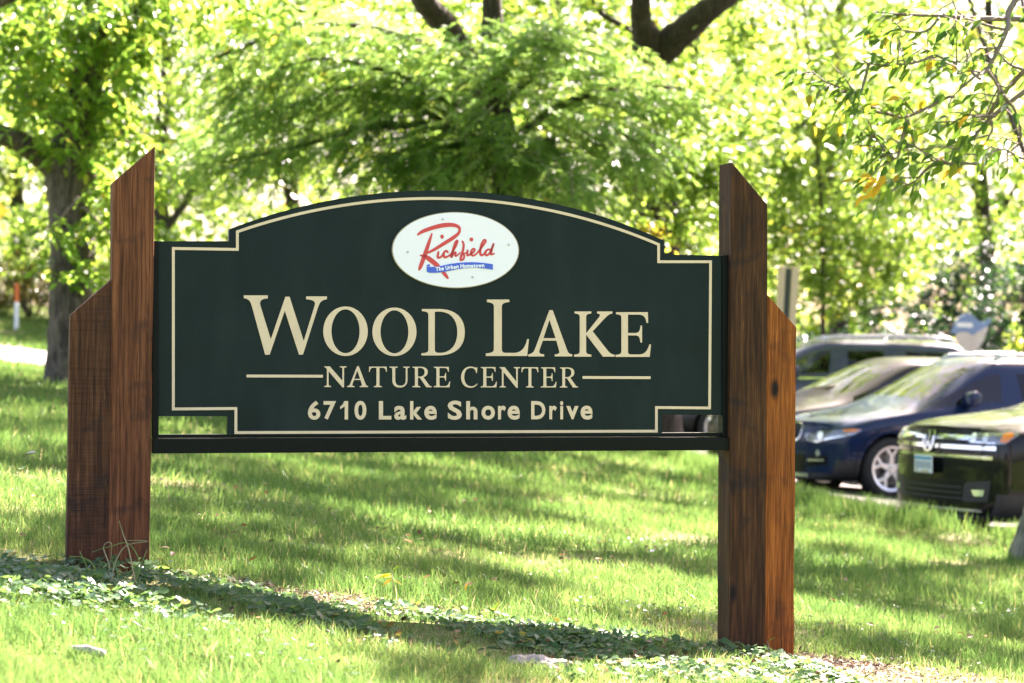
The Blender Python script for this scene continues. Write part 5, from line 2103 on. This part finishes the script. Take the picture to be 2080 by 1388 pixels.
patch('lower_grille', quadp(-.38, .30, .38, .50), M_gloss, .008)
patch('skid_plate', quadp(-.45, .245, .45, .285), M_silver, .014)
patch('bumper_lip', quadp(-.85, .23, .85, .30), M_clad, .006)
bdg = patch('badge', [(ya(.040 * math.cos(q)), .905 + .03 * math.sin(q)) for q in [math.pi * i / 10 for i in range(20)]], M_silver, .010)

# --- black large SUV in front
s2 = dict(L=5.04, hw=.99, H=1.74, zb=.17, hood0=1.03, hood1=1.19, belt0=1.02, belt1=1.12, belt2=1.18, cowl=1.50, roof=2.35, bx=2.75, cx=3.70, dx=4.45, rx=4.75, rear_sill=1.22, fo=.95, wb=2.98, wr=.385, arch=.44, bow=.20, seat=.14)
Ax, Ay = 3.80, 22.0
M_black = paint('black_paint', (0.0025, 0.003, 0.004))
t, patch, pf, ps, arch = build_car('black_car', 'big black SUV with chrome barred grille and pale licence plate, nearest of the parked cars', (Ax, Ay, lot_z(Ax + 1.2, Ay)), R(21), s2, M_black, GRP, 'v')
arch(.95, .435, .51)
arch(.95 + 2.98, .435, .51)
patch('grille', [(ya(-.66), .80), (ya(.66), .80), (ya(.60), .99), (ya(-.60), .99)], M_gloss, .006)
for z in (.905, .825):
    for sg in (1, -1):
        patch('grille_bar', [(sg * ya(.10), z), (sg * ya(.62 if z > .85 else 1.0), z), (sg * ya(.62 if z > .85 else 1.0), z + .036), (sg * ya(.10), z + .036)], M_chrome, .020)
patch('chrome_strip', [(ya(-.95), .742), (ya(.95), .742), (ya(.95), .772), (ya(-.95), .772)], M_chrome, .014)
patch('hood_edge', [(ya(-.70), 1.005), (ya(.70), 1.005), (ya(.70), 1.013), (ya(-.70), 1.013)], M_gloss, .010)
for sg in (1, -1):
    h = patch('headlight', [(sg * ya(.58), .885), (sg * ya(.95), .875), (sg * 43, .885), (sg * 47.5, .955), (sg * 47, .985), (sg * ya(.95), .975), (sg * ya(.60), .975)], M_lens, .010, cell=.045)
    for cc in (.66, .83):
        patch('lamp', [(sg * ya(cc + .040 * math.cos(q)), .925 + .042 * math.sin(q)) for q in [math.pi * i / 8 for i in range(16)]], M_lamp, .019, parent=h)
    patch('running_light', [(sg * ya(.62), .888), (sg * ya(.98), .880), (sg * ya(.98), .893), (sg * ya(.62), .900)], M_lamp, .017, parent=h)
    patch('turn_signal', [(sg * 43.5, .895), (sg * 46, .955), (sg * 45.5, .972), (sg * 42.2, .970), (sg * 41, .90)], M_amber, .016, parent=h)
    patch('fog_lamp', [(sg * ya(.70), .415), (sg * ya(.82), .42), (sg * ya(.84), .475), (sg * ya(.66), .47)], M_lamp, .018)
    patch('fog_surround', [(sg * ya(.52), .36), (sg * ya(.88), .37), (sg * ya(.93), .56), (sg * ya(.55), .53)], M_clad, .010)
patch('lower_grille', [(ya(-.52), .33), (ya(.52), .33), (ya(.56), .55), (ya(-.56), .55)], M_gloss, .008)
for z in (.38, .43, .48):
    patch('grille_slat', quadp(-.52, z, .52, z + .014), M_clad, .018)
patch('bumper_lip', quadp(-.80, .275, .80, .300), M_silver, .014)


def arcs(r0, r1, z, n=28):
    out_ = []
    for i in range(n):
        a, b = 2 * math.pi * i / n, 2 * math.pi * (i + 1) / n
        out_.append([(ya(r0 * math.cos(a)), z + r0 * math.sin(a)), (ya(r1 * math.cos(a)), z + r1 * math.sin(a)), (ya(r1 * math.cos(b)), z + r1 * math.sin(b)), (ya(r0 * math.cos(b)), z + r0 * math.sin(b))])
    return out_


EZ = .885
em = patch('emblem', [(ya(.098 * math.cos(q)), EZ + .098 * math.sin(q)) for q in [math.pi * i / 14 for i in range(28)]], M_gloss, .022)
patch('emblem_ring', arcs(.084, .100, EZ), M_chrome, .034, parent=em, cell=.2)


def bar(y0, z0, y1, z1, w):
    d = Vector((y1 - y0, z1 - z0)).normalized()
    n_ = Vector((-d.y, d.x)) * w / 2
    return [(ya(y0 + n_.x), EZ + z0 + n_.y), (ya(y1 + n_.x), EZ + z1 + n_.y), (ya(y1 - n_.x), EZ + z1 - n_.y), (ya(y0 - n_.x), EZ + z0 - n_.y)]


patch('emblem_letters', [bar(-.038, .075, -.002, .006, .013), bar(.038, .075, .002, .006, .013),
                         bar(-.072, .040, -.034, -.070, .013), bar(-.034, -.070, 0, -.006, .013), bar(0, -.006, .034, -.070, .013), bar(.034, -.070, .072, .040, .013)], M_chrome, .034, parent=em, cell=.3)
pl = MB()
pl.box((-.058, -.155, .595), (-.050, .155, .755))
plate = pl.build('licence_plate', M_plate, t, False, .004)
pl = MB()
pl.box((-.0605, -.145, .715), (-.057, .145, .742))
pl.build('plate_band', M_plateblue, plate)
pl = MB()
for i in range(6):
    y = -.115 + i * .046
    pl.box((-.0605, y - .012, .635), (-.057, y + .012, .700))
pl.build('plate_characters', M_platedark, plate)
pl = MB()
pl.box((-.060, -.10, .602), (-.0565, .03, .618))
pl.box((-.060, .09, .602), (-.0565, .12, .628))
pl.build('plate_footer', simple('plate_amber', (.45, .36, .15), .5), plate)

# --- dark car parked beyond the blue one
s3 = dict(L=4.6, hw=.90, H=1.53, zb=.22, hood0=.84, hood1=1.02, belt0=.86, belt1=.96, belt2=1.05, cowl=1.30, roof=2.20, bx=2.55, cx=3.35, dx=3.95, rx=4.20, rear_sill=1.08, fo=.92, wb=2.70, wr=.34, arch=.39, bow=.24, seat=.05)
Cx, Cy = 2.62, 30.4
M_grey = paint('charcoal_paint', (0.012, 0.013, 0.014))
M_grey.node_tree.nodes['Principled BSDF'].inputs['Coat Weight'].default_value = .45
t, patch, pf, ps, arch = build_car('charcoal_car', 'charcoal hatchback parked beyond the blue crossover, mostly hidden by the right post', (Cx, Cy, lot_z(Cx + 1.5, Cy)), R(21), s3, M_grey, GRP, 'v')
patch('grille', [(ya(-.40), .55), (ya(.40), .55), (ya(.46), .74), (ya(-.46), .74)], M_gloss, .010)
patch('lower_grille', [(ya(-.50), .28), (ya(.50), .28), (ya(.46), .44), (ya(-.46), .44)], M_gloss, .010)
for sg in (1, -1):
    h = patch('headlight', [(sg * ya(.46), .66), (sg * ya(.75), .65), (sg * 45, .72), (sg * 46, .77), (sg * ya(.70), .755), (sg * ya(.48), .72)], M_lens, .010, cell=.05)
    patch('lamp', [(sg * ya(.62 + .045 * math.cos(q)), .70 + .035 * math.sin(q)) for q in [math.pi * i / 8 for i in range(16)]], M_lamp, .018, parent=h)
patch('bumper_lip', quadp(-.70, .235, .70, .262), M_silver, .014)

# --- long dark SUV side on behind
s4 = dict(L=5.05, hw=1.0, H=1.77, zb=.27, hood0=1.05, hood1=1.20, belt0=1.05, belt1=1.14, belt2=1.20, cowl=1.45, roof=2.30, bx=2.72, cx=3.62, dx=4.48, rx=4.74, rear_sill=1.22, fo=.95, wb=2.95, wr=.385, arch=.44, bow=.20, seat=.14, topw=.72)
Ex, Ey = 2.30, 38.2
M_slate = paint('slate_grey_paint', (0.040, 0.050, 0.072), .2)
t, patch, pf, ps, arch = build_car('long_car', 'long slate grey SUV with silver roof rails, standing side on behind the other cars', (Ex, Ey, lot_z(Ex + 2.5, Ey)), 0.0, s4, M_slate, GRP, 'v', roof_rails=True)
patch('grille', [(ya(-.55), .70), (ya(.55), .70), (ya(.60), .98), (ya(-.60), .98)], M_gloss, .010)
for sg in (1, -1):
    patch('headlight', [(sg * ya(.66), .86), (sg * 42, .88), (sg * 44, .95), (sg * ya(.66), .95)], M_lens, .010)
for x, nm in ((2.55, 'door_handle'), (3.50, 'door_handle')):
    patch(nm, [(x, .985), (x + .20, .99), (x + .20, 1.02), (x, 1.015)], M_slate, .03, ps)
patch('window_trim', [(1.85, 1.138), (4.4, 1.19), (4.4, 1.205), (1.85, 1.153)], M_chrome, .010, ps)

for m_ in DUMMY:
    bpy.data.materials.remove(m_)


# ------------------------------------------------------------------ street furniture and signs in the background
# orange and white marker post across the road
b = at(33, 688, 57.0)
b.z = g(b.x, b.y)
mk = thing('marker_post', 'slim marker post with an orange top and white lower part on the grass bank', 'marker post', b)
hz = at(33, 690, 57).z - at(33, 596, 57).z
hz = -(at(33, 690, 57).z - at(33, 596, 57).z)
k = MB()
k.tube([(0, 0, -.2), (0, 0, hz * .60)], .05, 12)
k.build('lower_tube', simple('marker_white', (.75, .76, .78), .5), mk, False)
k = MB()
k.tube([(0, 0, hz * .60), (0, 0, hz * .97), (0, 0, hz)], [.052, .052, .035], 12)
k.build('upper_tube', simple('marker_orange', (.62, .13, .02), .5), mk, False)

# yellow diamond sign at the left edge
b = at(-22, 700, 40.0)
b.z = g(b.x, b.y)
ys = thing('warning_sign', 'yellow diamond road sign cut off by the left edge', 'road sign', b, R(6))
zc = at(-22, 428, 40).z - b.z
k = MB()
hs = .29
dm = []
for i in range(4):
    q = math.pi / 2 * i
    for dd in (-.10, 0, .10):
        cxx, czz = math.cos(q) * (hs - .035), math.sin(q) * (hs - .035)
        dm.append((cxx + .035 * math.cos(q + dd * 5), zc + czz + .035 * math.sin(q + dd * 5)))
k.prism(dm, lambda a, c_, d: (a, d, c_), -.003, .003)
brd = k.build('sign_plate', simple('sign_yellow', (.72, .52, .03), .45), ys)
k = MB()
n = len(dm)
for i in range(n):
    a, c = dm[i], dm[(i + 1) % n]
    f1, f2 = .90, .94
    m_ = lambda p, f: (p[0] * f, -.0045, zc + (p[1] - zc) * f)
    k.add([m_(a, f1), m_(c, f1), m_(c, f2), m_(a, f2)], [(0, 1, 2, 3)])
k.build('black_border', simple('sign_black', (.02, .02, .02), .5), brd)
k = MB()
k.box((-.025, .006, -.3), (.025, .045, zc + .25))
k.build('post', M_silver, ys, False, .004)

# pale banded post with a dark green panel edge, seen past the right post
b = at(1582, 740, 33.0)
b.z = g(b.x, b.y)
zt = at(1600, 541, 33).z - b.z
pp = thing('banded_post', 'pale cream post with a dark green stripe, its top seen right above the right timber', 'post', b, R(4))
pp.rotation_euler = (0, R(2.6), R(4))
mc = simple('pale_post_paint', (.70, .54, .37), .6, noise=.12)
mw = simple('pale_post_white', (.68, .68, .65), .6, noise=.1)
mg = simple('post_green', (.022, .040, .026), .5)
for x0, x1, nm in ((-.135, -.05, 'left_board'), (.035, .135, 'right_board')):
    k = MB()
    k.box((x0, -.06, zt * .66), (x1, .06, zt))
    k.build('upper_board', mc, pp, False, .006)
    k = MB()
    k.box((x0 - .02, -.066, zt * .42), (x1, .066, zt * .66 - .003))
    k.build('collar', mw, pp, False, .006)
    k = MB()
    k.box((x0, -.06, -.3), (x1, .06, zt * .42 - .003))
    k.build('lower_board', mc, pp, False, .006)
k = MB()
k.box((-.049, -.045, -.3), (.034, .045, zt - .02))
k.build('green_panel', mg, pp, False, .004)

# blue grey shaped board behind the car park
D_ = 43.0
b = at(1965, 760, D_)
b.z = g(b.x, b.y)
fb = thing('shaped_board', 'blue grey board with domed top and curled tail, pale tan below, before dark bushes', 'sign', b, R(3))


def fz(x, y):
    """enlarged study of the board -> metres"""
    p = at(1880 + x / 10.675, 600 + y / 10.675, D_) - b
    return (p.x, p.z)


tp = [(540, 830), (575, 720), (625, 600), (690, 510), (760, 450), (840, 410), (920, 395), (990, 415), (1050, 460), (1110, 520), (1170, 565), (1235, 582), (1300, 560), (1360, 510), (1400, 495), (1418, 530), (1400, 600), (1355, 665), (1270, 725), (1180, 770), (1110, 815), (1060, 850), (980, 845), (900, 800), (800, 785), (720, 800), (660, 835)]
k = MB()
k.prism([fz(*p) for p in tp], lambda a, c_, d: (a, d, c_), -.02, .02)
u_ = k.build('upper_panel', simple('board_blue_grey', (.16, .25, .38), .55, noise=.15, nscale=6), fb)
lp = [(660, 840), (720, 806), (800, 791), (900, 806), (980, 851), (1065, 856), (1115, 820), (1185, 776), (1275, 731), (1350, 690), (1330, 800), (1270, 960), (1190, 1100), (1080, 1230), (980, 1300), (880, 1270), (780, 1180), (700, 1050), (660, 930)]
k = MB()
k.prism([fz(*p) for p in lp], lambda a, c_, d: (a, d, c_), -.018, .022)
k.build('lower_panel', simple('board_tan', (.55, .49, .40), .6, noise=.2, nscale=8), fb)
k = MB()
k.prism([fz(*p) for p in ((665, 590), (1010, 600), (1020, 700), (670, 690))], lambda a, c_, d: (a, d, c_), -.024, -.0205)
k.build('name_strip', simple('board_strip', (.78, .78, .72), .5), u_)
k = MB()
zz = fz(900, 1290)[1]
for xx in (fz(820, 0)[0], fz(1060, 0)[0]):
    k.box((xx - .04, .024, -.3), (xx + .04, .10, zz + .6))
    k.build('post', M_w2, fb)
    k = MB()

# ------------------------------------------------------------------ small things on the ground near the sign
def on_ground(px, py):
    """the lawn point under a pixel, by marching along the view ray"""
    d = ray(px, py)
    t_ = 6.0
    while t_ < 80:
        p = CAM + d * t_
        if p.z < g(p.x, p.y):
            return Vector((p.x, p.y, g(p.x, p.y)))
        t_ += .01
    return p


# weathered piece of bark
p = on_ground(1088, 1356)
bk = MB()
outl = [(-.125, .01), (-.10, .035), (-.055, .045), (-.01, .06), (.04, .055), (.09, .045), (.118, .030), (.112, .012), (.122, -.005), (.10, -.018), (.125, -.03), (.07, -.045), (.02, -.04), (-.03, -.03), (-.08, -.02)]
nn = len(outl)
top = []
for x, y in outl:
    top.append((x, y * 1.1, .020 + .012 * math.sin(30 * x + 3)))
mid = [(x * .62, y * .55 * 1.1, .032 + .005 * math.sin(40 * x)) for x, y in outl]
low_ = [(x * .97, y * 1.05, -.02) for x, y in outl]
bk.add(top + mid + low_, [(i, (i + 1) % nn, nn + (i + 1) % nn, nn + i) for i in range(nn)] + [(i, 2 * nn + i, 2 * nn + (i + 1) % nn, (i + 1) % nn) for i in range(nn)] + [tuple(range(nn, 2 * nn))])
o = bk.build('bark_piece', simple('weathered_wood', (.30, .265, .225), .9, noise=.75, nscale=30, bump=1.0), None, False)
bm = bmesh.new()
bm.from_mesh(o.data)
bmesh.ops.triangulate(bm, faces=bm.faces[:])
for _ in range(3):
    bmesh.ops.subdivide_edges(bm, edges=[e for e in bm.edges if e.calc_length() > .012], cuts=1)
    bmesh.ops.triangulate(bm, faces=[f for f in bm.faces if len(f.verts) > 3])
for v in bm.verts:
    x, y, z = v.co
    w = math.sin(90 * y + 14 * x) * .0035 + math.sin(210 * y + 30 * x) * .0016 + math.sin(70 * x + 50 * y) * .003 + rnd.uniform(-.0014, .0014)
    v.co.z += w if z > 0 else 0
    v.co.x += rnd.uniform(-.0015, .0015)
    v.co.y += math.sin(60 * x) * .002
bm.to_mesh(o.data)
bm.free()
o.location = p + Vector((0, 0, -.002))
o.rotation_euler = (R(18), 0, R(-8))
tag(o, 'pale grey weathered piece of bark lying in the grass at the bottom centre', 'bark')
# pale stick
p0, p1 = on_ground(142, 1333), on_ground(212, 1345)
k = MB()
c0 = (p0 + p1) / 2
k.tube([p0 - c0 + Vector((0, 0, .022)), Vector((.004, 0, .028)), p1 - c0 + Vector((0, 0, .024))], [.012, .015, .012], 7, .15)
o = k.build('stick', simple('pale_dead_wood', (.33, .31, .29), .85, noise=.4, nscale=40, bump=.4), None, True)
o.location = c0
tag(o, 'pale straight stick lying in the grass at the lower left', 'stick')


def single(kind, Lx, ratio, tint, mat, curl=.0):
    T, Q = LEAF_T['ovate']
    V = np.array([(t_[0] * Lx, t_[1] * Lx * ratio, (t_[2] * (1 + 2 * curl) + curl * t_[0] ** 2) * Lx) for t_ in T])
    return np_mesh('leaf', V, Q, mat, np.full(len(T), tint))


def seedling(px, py, h, label, spec, mat=LF_over):
    p_ = on_ground(px, py)
    t_ = thing('seedling', label, 'plant', p_)
    m2 = MB()
    m2.tube([(0, 0, -.01), (.004, 0, h * .5), (-.004, 0, h)], [.003, .0025, .002], 5)
    m2.build('stem', TWIG, t_, True)
    for z, az, ln, dr, mt in spec:
        o_ = bpy.data.objects.new('leaf', single('l', ln, .38, .6, mt, .05))
        link(o_, t_)
        o_.location = (0, 0, z)
        o_.rotation_euler = (rnd.uniform(-.3, .3), dr, az)


seedling(797, 1222, .125, 'spindly seedling with yellowing leaves standing in the ground ivy under the middle of the sign', [(.105, 3.0, .082, .05, LF_yellow), (.118, 2.9, .07, .3, LF_over), (.12, .5, .055, -.7, LF_over), (.095, 3.5, .055, .6, LF_yellow), (.09, -.3, .05, .4, LF_brown), (.10, 5.0, .05, .2, LF_over)])
seedling(1560, 1335, .07, 'small twisted yellow green shoot at the foot of the orange brown timber', [(.065, .4, .04, -.5, LF_sun), (.045, 2.6, .03, -.4, LF_sun), (.03, 3.4, .035, .1, LF_yellow)])
seedling(945, 1215, .03, 'single upright yellow leaf at the edge of the ground ivy', [(.02, .2, .05, -1.35, LF_yellow)])
seedling(1003, 1262, .05, 'little broad leaved plant beside the sunlit ground ivy', [(.04, .6, .055, -.9, LF_over), (.03, 2.6, .05, -.6, LF_over), (.045, 4.4, .045, -.3, LF_over)])
seedling(985, 1345, .055, 'broad round leaved weed left of the bark piece', [(.05, .3, .06, .1, LF_dark), (.045, 2.2, .055, .15, LF_dark), (.05, 4.0, .05, .2, LF_dark), (.03, 5.2, .05, .3, LF_dark)])
seedling(320, 1180, .055, 'small leafy weed at the inner foot of the left post', [(.05, .2, .05, .0, LF_deep), (.045, 1.7, .045, .1, LF_deep), (.05, 3.2, .05, .1, LF_deep), (.03, 4.4, .05, .2, LF_deep), (.05, 5.5, .04, -.2, LF_deep)])

# tuft of long grass before the left post
p = on_ground(232, 1196)
k = thing('grass_tuft', 'tuft of long bent grass stems in front of the left post', 'grass tuft', p)
tuft = [([(225, 1196), (232, 1150), (255, 1110), (300, 1100), (258, 1098)], 1), ([(270, 1190), (285, 1150), (262, 1105), (225, 1110), (186, 1122)], 0), ([(275, 1186), (262, 1120), (250, 1085), (242, 1058)], 1),
        ([(203, 1195), (190, 1150), (170, 1134), (139, 1130)], 0), ([(262, 1200), (285, 1150), (299, 1117)], 0), ([(225, 1200), (222, 1150), (210, 1112), (226, 1104), (224, 1150)], 1),
        ([(240, 1200), (238, 1160), (228, 1140), (236, 1125)], 0), ([(195, 1200), (180, 1160), (162, 1120)], 0), ([(250, 1205), (262, 1165), (281, 1148)], 0), ([(215, 1205), (206, 1170), (202, 1150)], 0), ([(190, 1205), (196, 1168), (189, 1150)], 0)]
mgs = [simple('long_green_stem', (.10, .19, .03), .6), simple('dry_stem', (.24, .23, .11), .7)]
for pts_, m_ in tuft:
    w3 = [at(px, py, p.y - .03 + .02 * i % .05) - p for i, (px, py) in enumerate(pts_)]
    q_ = smooth([tuple(v) for v in w3], 6)
    m2 = MB()
    m2.tube(q_, list(np.linspace(.0032, .0012, len(q_))), 4)
    m2.build('stem', mgs[m_], k, True)

# fallen leaves that can be told apart
fl = [(928, 1334, .050, 'curled pale brown fallen leaf left of the bark piece', LF_brown, .9), (787, 1300, .042, 'crumpled tan fallen leaf lying in the shaded ground ivy', LF_brown, .9), (812, 1318, .040, 'dull grey brown fallen leaf below the tan one', LF_brown, .3),
      (1122, 1302, .030, 'small bright yellow fallen leaf just above the bark piece', LF_yellow, .3), (1346, 1270, .026, 'small rusty red fallen leaf at the right end of the ivy strip', None, .5), (855, 1274, .026, 'little pale yellow green fallen leaf in the ivy', LF_sun, .9),
      (1320, 1142, .042, 'white backed fallen leaf lying on the lawn left of the right post', None, .2), (505, 1168, .05, 'pale curled fallen leaf on the mulch right of the left post', LF_brown, 1), (45, 947, .10, 'pale crumpled leaf on the lawn left of the left post', None, .2),
      (1790, 1110, .05, 'white backed fallen leaf on the lawn right of the right post', None, .2), (850, 1250, .03, 'orange fallen leaf in the middle of the ivy', LF_yellow, 1)]
Mrust = simple('rust_leaf', (.30, .07, .025), .6)
Mpale = simple('pale_leaf_back', (.62, .60, .55), .7)
for i, (px, py, ln, lab, mt, tn) in enumerate(fl):
    q_ = on_ground(px, py)
    mt = mt or (Mrust if 'rusty' in lab else Mpale)
    o = bpy.data.objects.new('fallen_leaf', single('l', ln, .62, tn, mt, .35))
    link(o)
    o.location = q_ + Vector((0, 0, .045 if py > 1200 else .06))
    o.rotation_euler = (rnd.uniform(.1, .5), rnd.uniform(-.4, .2), rnd.uniform(0, 6.28))
    tag(o, lab, 'leaf', 'fallen leaves')

# coarse mulch crumbs on the bare soil round the posts: uncountable
n = 5200
u = np.concatenate([rng.normal(-.9, .42, n // 2), rng.normal(1.40, .34, n - n // 2)])
d = np.concatenate([rng.normal(.03, .13, n // 2), rng.normal(-.14, .24, n - n // 2)])
x = SGN_O.x + u * s_u.x + d * s_n.x
y = SGN_O.y + u * s_u.y + d * s_n.y
z = ground_np(x, y) + .006
a = rng.uniform(0, 6.283, n)
Dn = np.stack([np.cos(a), np.sin(a), rng.normal(.1, .35, n)], 1)
Nn = np.stack([rng.normal(0, .4, n), rng.normal(0, .4, n), np.ones(n)], 1)
M_mulch = leafmat('mulch_crumb', [(0, (.03, .02, .014)), (.5, (.12, .085, .06)), (1, (.36, .29, .22))], .1, (1, 1, 1), .05)
np_obj('mulch', leaf_mesh('mulch', np.stack([x, y, z], 1), unit(Dn), unit(Nn), rng.uniform(.012, .05, n), rng.uniform(.003, .012, n), rng.uniform(0, 1, n), M_mulch, 'dia'), kind='stuff')

# dead leaf litter in the ivy bed: uncountable crumbs of old leaves
n = 760
u = np.concatenate([rng.uniform(-1.3, 1.5, 520), rng.uniform(-2.5, 3.0, 240)])
d = np.concatenate([rng.normal(-.85, .42, 520), rng.uniform(.2, 9, 240)])
x = SGN_O.x + u * s_u.x + d * s_n.x
y = SGN_O.y + u * s_u.y + d * s_n.y
z = ground_np(x, y) + np.concatenate([rng.uniform(.006, .035, 520), rng.uniform(.035, .06, 240)])
a = rng.uniform(0, 6.283, n)
Dn = np.stack([np.cos(a), np.sin(a), rng.normal(.1, .3, n)], 1)
Nn = np.stack([rng.normal(0, .5, n), rng.normal(-.2, .5, n), np.ones(n)], 1)
M_litter = leafmat('leaf_litter', [(0, (.05, .03, .02)), (.5, (.20, .12, .06)), (.8, (.34, .27, .18)), (1, (.30, .12, .04))], .2, (1.2, 1.1, 1), .05)
Ln_ = np.concatenate([rng.uniform(.012, .04, 520), rng.uniform(.02, .05, 240)])
np_obj('leaf_litter', leaf_mesh('leaf_litter', np.stack([x, y, z], 1), unit(Dn), unit(Nn), Ln_, Ln_ * .6, rng.uniform(0, 1, n), M_litter, 'ovate'), kind='stuff')
